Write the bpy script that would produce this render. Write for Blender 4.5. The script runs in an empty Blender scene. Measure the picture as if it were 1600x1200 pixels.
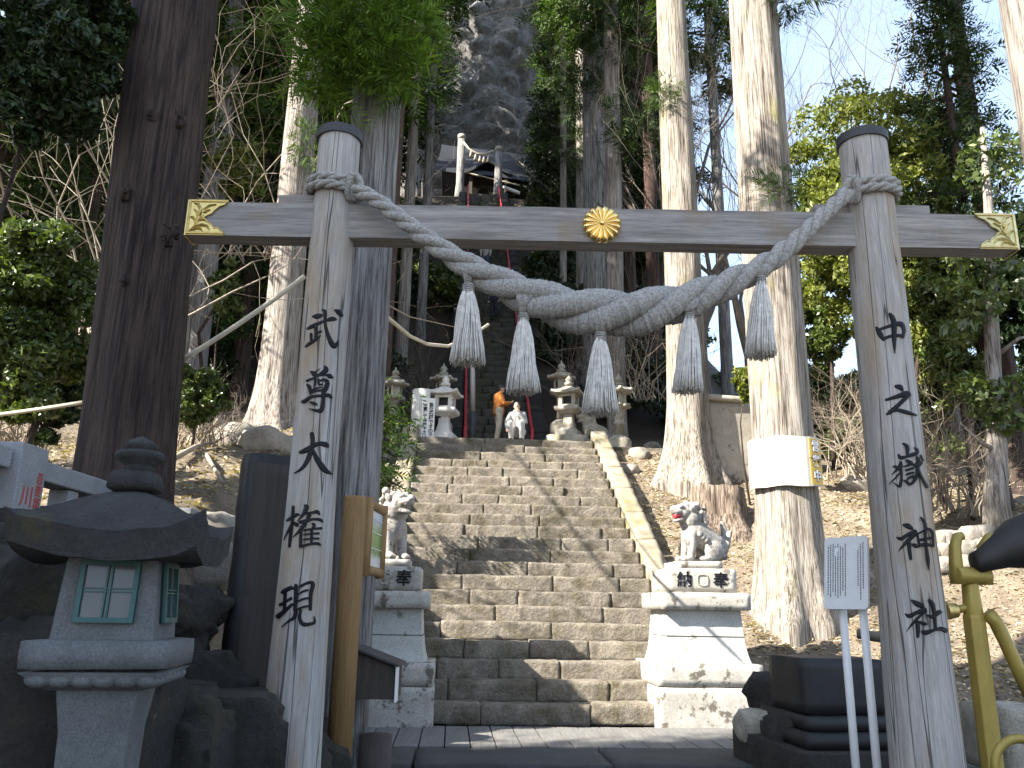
import bpy, math, random
import numpy as np
from mathutils import Vector, Matrix, noise, Quaternion
rad = math.radians
random.seed(7)
rng = np.random.default_rng(7)
SC = bpy.context.scene
COL = SC.collection

# ---------------------------------------------------------------- camera, sky, sun, exposure
PITCH, ROLL, FPX = rad(15.2), rad(1.0), 1305.0
EYE = Vector((0.0, 0.0, 1.45))
FWD = Vector((0, math.cos(PITCH), math.sin(PITCH)))
_U = Vector((0, -math.sin(PITCH), math.cos(PITCH)))
_R = Vector((1, 0, 0))
RIGHT = _R * math.cos(ROLL) + _U * math.sin(ROLL)
UP = _U * math.cos(ROLL) - _R * math.sin(ROLL)
cam = bpy.data.cameras.new('camera')
cam_o = bpy.data.objects.new('camera', cam)
COL.objects.link(cam_o)
cam_o.matrix_world = Matrix(((RIGHT.x, UP.x, -FWD.x, EYE.x), (RIGHT.y, UP.y, -FWD.y, EYE.y),
                             (RIGHT.z, UP.z, -FWD.z, EYE.z), (0, 0, 0, 1)))
cam.sensor_width = 36.0
cam.lens = FPX / 1600.0 * 36.0
cam.clip_start = 0.05
cam.clip_end = 2000.0
SC.camera = cam_o

SUN_D = Vector((1.2, 0.62, -1.02)).normalized()          # the way the light travels
w = bpy.data.worlds.new('World')
SC.world = w
w.use_nodes = True
wn = w.node_tree.nodes
wn.clear()
sky = wn.new('ShaderNodeTexSky')
sky.sky_type = 'NISHITA'
sky.sun_disc = False
sky.sun_elevation = math.asin(-SUN_D.z)
sky.sun_rotation = math.atan2(-SUN_D.x, -SUN_D.y)
sky.air_density, sky.dust_density, sky.ozone_density = 1.0, 1.5, 2.0
bg = wn.new('ShaderNodeBackground')
bg.inputs['Strength'].default_value = 0.13
wo = wn.new('ShaderNodeOutputWorld')
# noise patches of pale colour added to brighten and whiten the sky
wtc = wn.new('ShaderNodeTexCoord')
wnz = wn.new('ShaderNodeTexNoise')
wnz.inputs['Scale'].default_value = 2.2
wnz.inputs['Detail'].default_value = 7
wmr = wn.new('ShaderNodeMapRange')
wmr.inputs['From Min'].default_value = .35; wmr.inputs['From Max'].default_value = .65
wmr.inputs['To Min'].default_value = .25; wmr.inputs['To Max'].default_value = .85
wmx = wn.new('ShaderNodeMix'); wmx.data_type = 'RGBA'
wmx.inputs[7].default_value = (1.9, 2.3, 2.85, 1)
w.node_tree.links.new(wtc.outputs['Generated'], wnz.inputs['Vector'])
w.node_tree.links.new(wnz.outputs['Fac'], wmr.inputs['Value'])
w.node_tree.links.new(wmr.outputs[0], wmx.inputs[0])
w.node_tree.links.new(sky.outputs[0], wmx.inputs[6])
w.node_tree.links.new(wmx.outputs[2], bg.inputs[0])
w.node_tree.links.new(bg.outputs[0], wo.inputs[0])
sun = bpy.data.lights.new('sun', 'SUN')
sun.energy = 5.0
sun.angle = rad(0.5)
sun.color = (1.0, 0.94, 0.82)
sun_o = bpy.data.objects.new('sun', sun)
sun_o.rotation_euler = SUN_D.to_track_quat('-Z', 'Y').to_euler()
COL.objects.link(sun_o)
SC.view_settings.view_transform = 'Standard'
SC.view_settings.look = 'None'
SC.view_settings.gamma = 1.0
SC.view_settings.exposure = 2.08
SC.cycles.max_bounces = 8
SC.cycles.diffuse_bounces = 4
SC.cycles.transparent_max_bounces = 8

def ray(px, py):
    return (FWD + RIGHT * ((px - 800) / FPX) - UP * ((py - 600) / FPX))
def P(px, py, Y):
    """world point seen at (px,py) of the 1600x1200 photograph standing Y metres ahead"""
    d = ray(px, py)
    return EYE + d * (Y / d.y)
def PZ(px, py, Z):
    d = ray(px, py)
    return EYE + d * ((Z - EYE.z) / d.z)
def project(p):
    q = Vector(p) - EYE
    z = q.dot(FWD)
    return 800 + FPX * q.dot(RIGHT) / z, 600 - FPX * q.dot(UP) / z, z
def mpp(p):
    """metres per photo pixel at a world point"""
    return (Vector(p) - EYE).dot(FWD) / FPX

# ---------------------------------------------------------------- mesh helpers
class MB:
    def __init__(self):
        self.V, self.F, self.n = [], [], 0
    def add(self, V, F):
        V = np.asarray(V, dtype=np.float64).reshape(-1, 3)
        if isinstance(F, np.ndarray):
            self.F.append(F.astype(np.int64) + self.n)
        else:
            by = {}
            for f in F:
                by.setdefault(len(f), []).append(f)
            for k, l in by.items():
                self.F.append(np.asarray(l, dtype=np.int64) + self.n)
        self.V.append(V)
        self.n += len(V)
        return self
    def xf(self, M):
        """transform everything added so far"""
        A = np.array(M)
        self.V = [v @ A[:3, :3].T + A[:3, 3] for v in self.V]
        return self
    def join(self, o, M=None):
        k = self.n
        for v in o.V:
            if M is not None:
                A = np.array(M)
                v = v @ A[:3, :3].T + A[:3, 3]
            self.V.append(v)
        for f in o.F:
            self.F.append(f + k)
        self.n += o.n
        return self
    def box(self, c, s, rot=None, top=1.0, topy=None):
        """box centred at c, size s, top face scaled"""
        hx, hy, hz = s[0] / 2, s[1] / 2, s[2] / 2
        ty = top if topy is None else topy
        v = [(-hx, -hy, -hz), (hx, -hy, -hz), (hx, hy, -hz), (-hx, hy, -hz),
             (-hx * top, -hy * ty, hz), (hx * top, -hy * ty, hz), (hx * top, hy * ty, hz), (-hx * top, hy * ty, hz)]
        v = np.array(v)
        if rot is not None:
            v = v @ np.array(rot.to_matrix() if hasattr(rot, 'to_matrix') else rot)[:3, :3].T
        v = v + np.array(c)
        return self.add(v, [(0, 3, 2, 1), (4, 5, 6, 7), (0, 1, 5, 4), (1, 2, 6, 5), (2, 3, 7, 6), (3, 0, 4, 7)])
    def rbox(self, c, s, step=0.07, amp=0.012, freq=5.0, rot=None, rnd=0.02, top=1.0):
        """rough hewn block: gridded box, rounded edges, noise on the surface"""
        n = [max(2, int(round(s[i] / step))) for i in range(3)]
        idx, V, F = {}, [], []
        def vid(i, j, k):
            key = (i, j, k)
            if key not in idx:
                idx[key] = len(V)
                V.append((i / n[0] - .5, j / n[1] - .5, k / n[2] - .5))
            return idx[key]
        for a in range(3):
            b, d = (a + 1) % 3, (a + 2) % 3
            for side in (0, n[a]):
                for i in range(n[b]):
                    for j in range(n[d]):
                        q = []
                        for (u, w_) in ((i, j), (i + 1, j), (i + 1, j + 1), (i, j + 1)):
                            t = [0, 0, 0]
                            t[a], t[b], t[d] = side, u, w_
                            q.append(vid(*t))
                        F.append(tuple(q) if side else tuple(reversed(q)))
        V = np.array(V) * np.array(s)
        h = np.array(s) / 2
        r = min(rnd, h.min() * .9)
        core = np.clip(V, -(h - r), h - r)
        dlt = V - core
        ln = np.linalg.norm(dlt, axis=1, keepdims=True)
        m = ln[:, 0] > 1e-9
        V[m] = core[m] + dlt[m] / ln[m] * r
        f = (V[:, 2:3] / s[2] + .5)
        V[:, :2] *= 1 + (top - 1) * f
        if rot is not None:
            V = V @ np.array(rot.to_matrix() if hasattr(rot, 'to_matrix') else rot)[:3, :3].T
        V = V + np.array(c)
        if amp:
            for i in range(len(V)):
                V[i] += np.array(noise.noise_vector(Vector(V[i]) * freq)) * amp + np.array(noise.noise_vector(Vector(V[i]) * freq * .37 + Vector((9, 2, 4)))) * amp
        return self.add(V, F)
    def tube(self, pts, rads, n=8, caps=True, rib=None, flat=None):
        pts = [Vector(p) for p in pts]
        m = len(pts)
        if not hasattr(rads, '__len__'):
            rads = [rads] * m
        t0 = (pts[1] - pts[0]).normalized()
        u = t0.orthogonal().normalized()
        V = []
        for i in range(m):
            t = (pts[min(i + 1, m - 1)] - pts[max(i - 1, 0)])
            t = t.normalized() if t.length > 1e-9 else t0
            u = (u - t * u.dot(t))
            u = u.normalized() if u.length > 1e-6 else t.orthogonal().normalized()
            v = t.cross(u)
            for k in range(n):
                a = 2 * math.pi * k / n
                r = rads[i] * (rib(a, i) if rib else 1)
                V.append(pts[i] + (u * math.cos(a) + v * math.sin(a)) * r)
        F = []
        for i in range(m - 1):
            for k in range(n):
                k2 = (k + 1) % n
                F.append((i * n + k, i * n + k2, (i + 1) * n + k2, (i + 1) * n + k))
        if caps:
            F.append(tuple(reversed(range(n))))
            F.append(tuple((m - 1) * n + k for k in range(n)))
        return self.add([tuple(p) for p in V], F)
    def lathe(self, prof, c=(0, 0, 0), n=24, rot0=0.0, sq=0.0, wob=0.0):
        """profile of (radius, z); n=4 with rot0=pi/4 gives square plans"""
        V, F = [], []
        for (r, z) in prof:
            for k in range(n):
                a = rot0 + 2 * math.pi * k / n
                V.append((c[0] + r * math.cos(a), c[1] + r * math.sin(a), c[2] + z))
        m = len(prof)
        for i in range(m - 1):
            for k in range(n):
                k2 = (k + 1) % n
                F.append((i * n + k, i * n + k2, (i + 1) * n + k2, (i + 1) * n + k))
        F.append(tuple(reversed(range(n))))
        F.append(tuple((m - 1) * n + k for k in range(n)))
        if wob:
            V = [tuple(Vector(p) + noise.noise_vector(Vector(p) * 7) * wob) for p in V]
        return self.add(V, F)
    def prism(self, poly, o, ux, uy, depth):
        """polygon (list of 2D points) in the plane o+ux*x+uy*y, thickened by the vector depth"""
        o, ux, uy, depth = Vector(o), Vector(ux), Vector(uy), Vector(depth)
        n = len(poly)
        V = [o + ux * x + uy * y for x, y in poly] + [o + ux * x + uy * y + depth for x, y in poly]
        F = [tuple(range(n)), tuple(reversed(range(n, 2 * n)))]
        F += [(k, n + k, n + (k + 1) % n, (k + 1) % n) for k in range(n)]
        return self.add([tuple(v) for v in V], F)
    def ell(self, c, r, rot=None, n=12):
        V, F = [], []
        m = max(6, n)
        h = max(4, n // 2 + 1)
        V.append((0, 0, 1))
        for i in range(1, h):
            th = math.pi * i / h
            for k in range(m):
                a = 2 * math.pi * k / m
                V.append((math.sin(th) * math.cos(a), math.sin(th) * math.sin(a), math.cos(th)))
        V.append((0, 0, -1))
        for k in range(m):
            F.append((0, 1 + k, 1 + (k + 1) % m))
        for i in range(h - 2):
            for k in range(m):
                a, b = 1 + i * m + k, 1 + i * m + (k + 1) % m
                F.append((a, a + m, b + m, b))
        last = len(V) - 1
        for k in range(m):
            F.append((last, 1 + (h - 2) * m + (k + 1) % m, 1 + (h - 2) * m + k))
        V = np.array(V) * (np.array(r) if hasattr(r, '__len__') else r)
        if rot is not None:
            V = V @ np.array(rot.to_matrix() if hasattr(rot, 'to_matrix') else rot)[:3, :3].T
        return self.add(V + np.array(c), F)
    def cap(self, p0, p1, r0, r1=None, n=10):
        """tapered capsule"""
        p0, p1 = Vector(p0), Vector(p1)
        r1 = r0 if r1 is None else r1
        t = (p1 - p0).normalized() if (p1 - p0).length > 1e-9 else Vector((0, 0, 1))
        pts, rr = [], []
        for a in (-85, -60, -30):
            pts.append(p0 + t * r0 * math.sin(rad(a))); rr.append(r0 * math.cos(rad(a)))
        pts += [p0, p1]; rr += [r0, r1]
        for a in (30, 60, 85):
            pts.append(p1 + t * r1 * math.sin(rad(a))); rr.append(r1 * math.cos(rad(a)))
        return self.tube(pts, rr, n)
    def build(self, name, mat, parent=None, smooth=False, bevel=0.0, remesh=0.0, sharp=None):
        V = np.concatenate(self.V)
        loops = np.concatenate([f.ravel() for f in self.F]).astype(np.int32)
        sizes = np.concatenate([np.full(len(f), f.shape[1]) for f in self.F]).astype(np.int32)
        starts = np.concatenate([[0], np.cumsum(sizes)[:-1]]).astype(np.int32)
        me = bpy.data.meshes.new(name)
        me.vertices.add(len(V))
        me.vertices.foreach_set('co', V.astype(np.float32).ravel())
        me.loops.add(len(loops))
        me.loops.foreach_set('vertex_index', loops)
        me.polygons.add(len(sizes))
        me.polygons.foreach_set('loop_start', starts)
        me.polygons.foreach_set('use_smooth', np.full(len(sizes), bool(smooth)))
        me.update(calc_edges=True)
        me.validate()
        if mat is not None:
            me.materials.append(mat)
        o = bpy.data.objects.new(name, me)
        COL.objects.link(o)
        if parent is not None:
            o.parent = parent
            o.matrix_parent_inverse = Matrix.Translation(-parent.location) if parent.location.length else Matrix()
        if bevel:
            b = o.modifiers.new('bevel', 'BEVEL')
            b.width = bevel; b.segments = 2; b.limit_method = 'ANGLE'; b.angle_limit = rad(40)
        if remesh:
            b = o.modifiers.new('remesh', 'REMESH')
            b.mode = 'VOXEL'; b.voxel_size = remesh; b.use_smooth_shade = True
            s = o.modifiers.new('smooth', 'SMOOTH'); s.factor = .5; s.iterations = 2
        return o

def tag(o, label=None, cat=None, group=None, kind=None):
    if label: o['label'] = label
    if cat: o['category'] = cat
    if group: o['group'] = group
    if kind: o['kind'] = kind
    return o
def empty(name, loc, label=None, cat=None, group=None):
    o = bpy.data.objects.new(name, None)
    o.empty_display_size = .2
    o.location = loc
    COL.objects.link(o)
    return tag(o, label, cat, group)
def copy_tree(o, parent=None):
    c = o.copy()
    COL.objects.link(c)
    if parent is not None:
        c.parent = parent
    for ch in list(o.children):
        copy_tree(ch, c)
    return c
def clone(o, loc, rz=0.0, s=1.0, label=None, group=None):
    c = copy_tree(o)
    c.location = loc
    c.rotation_euler = (0, 0, rz)
    c.scale = (s, s, s)
    if label: c['label'] = label
    if group: c['group'] = group
    return c
def text_mb(body, size, depth=0.004, bold=0.0, align='CENTER', line=1.0):
    """lettering as a mesh in its own XY plane"""
    cu = bpy.data.curves.new('lettering', 'FONT')
    cu.body = body
    cu.size = size
    cu.extrude = depth
    cu.offset = bold
    cu.resolution_u = 3
    cu.align_x = align
    cu.align_y = 'CENTER'
    cu.space_line = line
    o = bpy.data.objects.new('lettering', cu)
    COL.objects.link(o)
    dg = bpy.context.evaluated_depsgraph_get()
    me = bpy.data.meshes.new_from_object(o.evaluated_get(dg))
    V = np.zeros(len(me.vertices) * 3)
    me.vertices.foreach_get('co', V)
    F = [tuple(p.vertices) for p in me.polygons]
    bpy.data.objects.remove(o); bpy.data.curves.remove(cu); bpy.data.meshes.remove(me)
    mb = MB()
    if len(V): mb.add(V.reshape(-1, 3), F)
    return mb
def frame(o, ux, uy):
    ux, uy = Vector(ux).normalized(), Vector(uy).normalized()
    uz = ux.cross(uy)
    return Matrix(((ux.x, uy.x, uz.x, o[0]), (ux.y, uy.y, uz.y, o[1]), (ux.z, uy.z, uz.z, o[2]), (0, 0, 0, 1)))

# ---------------------------------------------------------------- materials
def new_mat(name):
    m = bpy.data.materials.new(name)
    m.use_nodes = True
    nt = m.node_tree
    nt.nodes.clear()
    out = nt.nodes.new('ShaderNodeOutputMaterial')
    b = nt.nodes.new('ShaderNodeBsdfPrincipled')
    nt.links.new(b.outputs[0], out.inputs[0])
    return m, nt, b, out
def nn(nt, t, **kw):
    n = nt.nodes.new(t)
    for k, v in kw.items():
        if k.startswith('i_'):
            n.inputs[k[2:].replace('_', ' ')].default_value = v
        else:
            setattr(n, k, v)
    return n
def coords(nt, scale=(1, 1, 1), rot=(0, 0, 0), world=True):
    if world:
        tc = nn(nt, 'ShaderNodeNewGeometry'); s = tc.outputs['Position']
    else:
        tc = nn(nt, 'ShaderNodeTexCoord'); s = tc.outputs['Object']
    mp = nn(nt, 'ShaderNodeMapping')
    mp.inputs['Scale'].default_value = scale
    mp.inputs['Rotation'].default_value = rot
    nt.links.new(s, mp.inputs['Vector'])
    return mp.outputs[0]
def tex_noise(nt, vec, scale, detail=6, rough=.6, dist=0):
    n = nn(nt, 'ShaderNodeTexNoise')
    n.inputs['Scale'].default_value = scale
    n.inputs['Detail'].default_value = detail
    n.inputs['Roughness'].default_value = rough
    n.inputs['Distortion'].default_value = dist
    nt.links.new(vec, n.inputs['Vector'])
    return n.outputs['Fac']
def ramp(nt, fac, stops):
    r = nn(nt, 'ShaderNodeValToRGB')
    e = r.color_ramp.elements
    while len(e) < len(stops):
        e.new(.5)
    for el, (p, c) in zip(e, stops):
        el.position = p
        el.color = (*c, 1) if len(c) == 3 else c
    nt.links.new(fac, r.inputs[0])
    return r.outputs[0]
def mixc(nt, fac, a, b, mode='MIX'):
    m = nn(nt, 'ShaderNodeMix', data_type='RGBA', blend_type=mode)
    for s, v in ((m.inputs[0], fac), (m.inputs[6], a), (m.inputs[7], b)):
        if isinstance(v, bpy.types.NodeSocket):
            nt.links.new(v, s)
        elif hasattr(v, '__len__'):
            s.default_value = (*v, 1)
        else:
            s.default_value = v
    return m.outputs[2]
def bump(nt, b, h, strength=.5, dist=.02, prev=None):
    n = nn(nt, 'ShaderNodeBump')
    n.inputs['Strength'].default_value = strength
    n.inputs['Distance'].default_value = dist
    nt.links.new(h, n.inputs['Height'])
    if prev is not None:
        nt.links.new(prev, n.inputs['Normal'])
    nt.links.new(n.outputs[0], b.inputs['Normal'])
    return n.outputs[0]
def stone_mat(name, c1, c2, scale=3.0, spot=None, spot_at=.62, spot_scale=6.0, moss=None, moss_at=.58, rough=.9, bs=.6, bd=.02, grain=60, world=True):
    m, nt, b, out = new_mat(name)
    v = coords(nt, world=world)
    c = ramp(nt, tex_noise(nt, v, scale, 8, .65), [(.3, c1), (.7, c2)])
    g = tex_noise(nt, v, grain, 3, .7)
    c = mixc(nt, .55, c, ramp(nt, g, [(.3, (.25, .25, .25)), (.7, (.8, .8, .8))]), 'OVERLAY')
    if spot:
        c = mixc(nt, ramp(nt, tex_noise(nt, v, spot_scale, 5, .7), [(spot_at, (0, 0, 0)), (spot_at + .06, (1, 1, 1))]), c, spot)
    if moss:
        c = mixc(nt, ramp(nt, tex_noise(nt, v, 2.3, 7, .7), [(moss_at - .08, (0, 0, 0)), (moss_at + .12, (1, 1, 1))]), c, moss)
    nt.links.new(c, b.inputs['Base Color'])
    b.inputs['Roughness'].default_value = rough
    p = bump(nt, b, tex_noise(nt, v, scale * 4, 8, .7), bs, bd)
    bump(nt, b, g, bs * .7, .006, p)
    return m
def wood_mat(name, axis, c1, c2, warm=None, crack=True, sc=1.0, rough=.8, warm_at=.58):
    m, nt, b, out = new_mat(name)
    s = [14 * sc] * 3
    s[axis] = .7 * sc
    v = coords(nt, tuple(s))
    s2 = [3.6 * sc] * 3
    s2[axis] = .09 * sc
    v2 = coords(nt, tuple(s2))
    c = ramp(nt, tex_noise(nt, v, 1.6, 8, .7), [(.28, c1), (.72, c2)])
    fine = tex_noise(nt, v, 7, 4, .7)
    c = mixc(nt, .5, c, ramp(nt, fine, [(.3, (.28, .28, .28)), (.7, (.75, .75, .75))]), 'OVERLAY')
    if warm:
        vw = coords(nt, (1.4, 1.4, 1.4) if axis != 2 else (2.2, 2.2, .55))
        c = mixc(nt, ramp(nt, tex_noise(nt, vw, 1.6, 5, .6), [(warm_at - .04, (0, 0, 0)), (warm_at + .16, (.75, .75, .75))]), c, warm)
    if crack:
        n = tex_noise(nt, v2, 2.2, 2, .5)
        k = ramp(nt, n, [(.490, (1, 1, 1)), (.497, (.1, .1, .1)), (.501, (.1, .1, .1)), (.508, (1, 1, 1))])
        c = mixc(nt, k, tuple(x * .18 for x in c1), c)
    nt.links.new(c, b.inputs['Base Color'])
    b.inputs['Roughness'].default_value = rough
    p = bump(nt, b, fine, .35, .006)
    if crack:
        bump(nt, b, k, .7, .02, p)
    return m
def bark_mat(name, c1, c2, green=None, green_z=None, sc=1.0):
    m, nt, b, out = new_mat(name)
    v = coords(nt, (9 * sc, 9 * sc, .7 * sc))
    v_f = coords(nt, (34 * sc, 34 * sc, 1.1 * sc))
    n0 = tex_noise(nt, v, 1.3, 9, .72, .4)
    nf_ = tex_noise(nt, v_f, 1.2, 7, .7, .3)
    mx_ = nn(nt, 'ShaderNodeMath', operation='MULTIPLY_ADD'); mx_.inputs[1].default_value = .6
    ms_ = nn(nt, 'ShaderNodeMath', operation='MULTIPLY'); ms_.inputs[1].default_value = .4
    nt.links.new(n0, ms_.inputs[0]); nt.links.new(nf_, mx_.inputs[0]); nt.links.new(ms_.outputs[0], mx_.inputs[2])
    n1 = mx_.outputs[0]
    c = ramp(nt, n1, [(.40, tuple(x * .25 for x in c1)), (.46, c1), (.56, c2), (.7, tuple(min(1, x * 1.15) for x in c2))])
    v3 = coords(nt, (1, 1, .5))
    c = mixc(nt, .6, c, ramp(nt, tex_noise(nt, v3, 2, 5, .6), [(.3, (.35, .33, .32)), (.7, (.62, .63, .64))]), 'OVERLAY')
    if green:
        c = mixc(nt, ramp(nt, tex_noise(nt, v3, 1.6, 6, .6), [(.60, (0, 0, 0)), (.78, (.7, .7, .7))]), c, green)
    nt.links.new(c, b.inputs['Base Color'])
    b.inputs['Roughness'].default_value = .95
    bump(nt, b, n1, 1.0, .09)
    return m
def leaf_mat(name, c1, c2, trans=.35, rough=.45, spec=.4):
    m, nt, b, out = new_mat(name)
    g = nn(nt, 'ShaderNodeNewGeometry')
    c = ramp(nt, g.outputs['Random Per Island'], [(0, c1), (.75, c2), (1, tuple(min(1, x * 1.5) for x in c2))])
    nt.links.new(c, b.inputs['Base Color'])
    b.inputs['Roughness'].default_value = rough
    b.inputs['Specular IOR Level'].default_value = spec
    t = nn(nt, 'ShaderNodeBsdfTranslucent')
    c2_ = mixc(nt, 1.0, c, (.9, 1.0, .35), 'MULTIPLY')
    nt.links.new(c2_, t.inputs[0])
    mx = nn(nt, 'ShaderNodeMixShader')
    mx.inputs[0].default_value = trans
    nt.links.new(b.outputs[0], mx.inputs[1])
    nt.links.new(t.outputs[0], mx.inputs[2])
    nt.links.new(mx.outputs[0], out.inputs[0])
    return m
def flat_mat(name, c, rough=.6, metal=0.0, var=.12, scale=8, bs=0.0, spec=.5):
    m, nt, b, out = new_mat(name)
    v = coords(nt)
    n = tex_noise(nt, v, scale, 5, .6)
    nt.links.new(ramp(nt, n, [(.3, tuple(x * (1 - var) for x in c)), (.7, tuple(min(1, x * (1 + var)) for x in c))]), b.inputs['Base Color'])
    b.inputs['Roughness'].default_value = rough
    b.inputs['Metallic'].default_value = metal
    b.inputs['Specular IOR Level'].default_value = spec
    if bs:
        bump(nt, b, tex_noise(nt, v, scale * 4, 5, .6), bs, .01)
    return m

M = {}
M['post_wood'] = wood_mat('post_wood', 2, (.24, .225, .21), (.43, .41, .39), warm=(.30, .20, .10), warm_at=.53)
M['beam_wood'] = wood_mat('beam_wood', 0, (.11, .10, .095), (.36, .34, .32), warm=(.24, .165, .10), crack=False, warm_at=.58)
M['pole_wood'] = wood_mat('pole_wood', 2, (.22, .13, .05), (.34, .21, .09), crack=False)
M['dark_wood'] = wood_mat('dark_wood', 2, (.035, .028, .025), (.07, .055, .045), crack=False)
M['dark_metal'] = flat_mat('dark_metal', (.05, .05, .055), .6, .3)
M['letter_black'] = flat_mat('letter_black', (.006, .006, .009), .5, spec=.22)
M['paint_black'] = flat_mat('paint_black', (.015, .015, .017), .6)
M['gold'] = flat_mat('gold', (.60, .47, .19), .42, 1.0, .12, 20, .15)
M['gold_pale'] = flat_mat('gold_pale', (.66, .57, .29), .42, .85, .15, 20, .12)
M['gold_bright'] = flat_mat('gold_bright', (.92, .66, .26), .26, 1.0, .05)
M['step_stone'] = stone_mat('step_stone', (.115, .098, .078), (.275, .24, .195), 4.5, spot=(.30, .28, .24), spot_at=.66, spot_scale=7, moss=(.085, .070, .038), moss_at=.55, bs=1.0, bd=.05, grain=34)
M['shaded_step'] = stone_mat('shaded_step', (.035, .030, .025), (.085, .075, .062), 4.5, spot=(.2, .19, .16), spot_at=.70, spot_scale=6, moss=(.05, .048, .02), moss_at=.52, bs=1.0, bd=.05)  # step stone darkened in colour to stand in for shade on the upper flight
M['pale_stone'] = stone_mat('pale_stone', (.26, .24, .21), (.46, .44, .40), 2.6, spot=(.12, .105, .085), spot_at=.545, spot_scale=5, bs=.35, bd=.012)
M['smooth_stone'] = stone_mat('smooth_stone', (.34, .34, .32), (.48, .48, .45), 1.6, spot=(.18, .17, .14), spot_at=.62, spot_scale=2.5, bs=.2, bd=.006)
M['statue_stone'] = stone_mat('statue_stone', (.17, .155, .14), (.37, .345, .32), 6, spot=(.10, .085, .08), spot_at=.57, spot_scale=9, bs=.5, bd=.012)
M['old_stone'] = stone_mat('old_stone', (.22, .20, .16), (.42, .39, .33), 5, spot=(.50, .49, .44), spot_at=.62, spot_scale=9, moss=(.16, .13, .05), moss_at=.62, bs=.7, bd=.02)
M['white_stone'] = stone_mat('white_stone', (.52, .50, .46), (.68, .66, .62), 3, bs=.3, bd=.01)
M['lantern_stone'] = stone_mat('lantern_stone', (.078, .083, .087), (.135, .142, .148), 4, spot=(.22, .22, .22), spot_at=.74, spot_scale=7, bs=.35, bd=.01, grain=90)
M['roof_stone'] = stone_mat('roof_stone', (.014, .013, .014), (.042, .041, .041), 4, spot=(.36, .37, .37), spot_at=.70, spot_scale=6, moss=(.07, .055, .018), moss_at=.66, bs=.8, bd=.03)
M['granite'] = stone_mat('granite', (.20, .205, .215), (.30, .305, .315), 3, bs=.2, bd=.006, grain=110)
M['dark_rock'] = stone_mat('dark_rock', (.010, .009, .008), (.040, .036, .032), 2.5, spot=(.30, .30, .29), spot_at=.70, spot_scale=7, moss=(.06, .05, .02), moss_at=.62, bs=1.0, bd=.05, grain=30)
M['slate'] = stone_mat('slate', (.007, .007, .009), (.018, .018, .019), 3, spot=(.32, .33, .34), spot_at=.76, spot_scale=14, bs=.3, bd=.008, rough=.6)
M['slate_face'] = wood_mat('slate_face', 2, (.026, .021, .018), (.045, .038, .034), crack=False, rough=.75)
M['litter_rock'] = stone_mat('litter_rock', (.16, .14, .115), (.34, .31, .27), 3, spot=(.15, .12, .09), spot_at=.62, bs=.8, bd=.03)
M['kerb_stone'] = stone_mat('kerb_stone', (.16, .135, .095), (.30, .26, .20), 3, spot=(.56, .52, .44), spot_at=.66, spot_scale=6, moss=(.20, .165, .05), moss_at=.60, bs=.7, bd=.025)
M['concrete'] = stone_mat('concrete', (.26, .23, .19), (.40, .36, .30), 1.5, spot=(.10, .08, .06), spot_at=.56, spot_scale=2.2, moss=(.10, .10, .05), moss_at=.66, bs=.4, bd=.02)
M['paving'] = stone_mat('paving', (.03, .03, .03), (.06, .06, .06), 2.0, bs=.3, bd=.01)
M['deck'] = wood_mat('deck', 1, (.10, .095, .09), (.17, .165, .16), crack=False)
M['asphalt'] = stone_mat('asphalt', (.05, .05, .05), (.085, .082, .08), 2.0, bs=.3, bd=.01)
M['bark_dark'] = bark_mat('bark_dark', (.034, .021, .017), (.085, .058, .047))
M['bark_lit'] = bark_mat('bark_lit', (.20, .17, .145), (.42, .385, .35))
M['bark_moss'] = bark_mat('bark_moss', (.19, .16, .13), (.41, .37, .325), green=(.30, .28, .08))
M['bark_grey'] = bark_mat('bark_grey', (.15, .14, .135), (.36, .35, .34))
M['stump_wood'] = bark_mat('stump_wood', (.09, .062, .045), (.30, .24, .19))
M['bark_red'] = bark_mat('bark_red', (.06, .035, .028), (.12, .07, .055))
M['twig'] = flat_mat('twig', (.26, .215, .165), .8, 0, .3, 3)
M['twig_dark'] = flat_mat('twig_dark', (.13, .105, .085), .85, 0, .3, 3)
M['leaf_green'] = leaf_mat('leaf_green', (.04, .062, .016), (.105, .14, .036), .3, .35, .6)
M['leaf_yellow'] = leaf_mat('leaf_yellow', (.085, .11, .026), (.21, .23, .055), .45)
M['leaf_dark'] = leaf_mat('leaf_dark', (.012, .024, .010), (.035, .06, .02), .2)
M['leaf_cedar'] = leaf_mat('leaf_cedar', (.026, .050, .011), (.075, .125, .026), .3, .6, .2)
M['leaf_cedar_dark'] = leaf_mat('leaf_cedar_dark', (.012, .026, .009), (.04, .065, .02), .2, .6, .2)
M['leaf_fresh'] = leaf_mat('leaf_fresh', (.05, .095, .016), (.14, .22, .035), .45, .6, .2)
M['leaf_dry'] = leaf_mat('leaf_dry', (.20, .14, .085), (.48, .39, .28), .25, .8, .2)
M['rope'] = flat_mat('rope', (.42, .40, .375), .9, 0, .2, 30, .3)
M['rope_thread'] = flat_mat('rope_thread', (.60, .58, .54), .9, 0, .25, 25)
M['cord'] = flat_mat('cord', (.50, .45, .34), .8, 0, .15)
M['teal'] = flat_mat('teal', (.014, .075, .075), .5, 0, .15)
M['pane'] = flat_mat('pane', (.065, .066, .072), .15, 0, .05)
M['pane_warm'] = flat_mat('pane_warm', (.28, .26, .19), .2, 0, .1)
M['white_paint'] = flat_mat('white_paint', (.74, .75, .76), .45, 0, .04)
M['paper'] = flat_mat('paper', (.82, .80, .76), .7, 0, .03)
M['paper_old'] = flat_mat('paper_old', (.56, .52, .45), .8, 0, .06)
M['paper_orange'] = flat_mat('paper_orange', (.72, .47, .10), .7, 0, .06)
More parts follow.
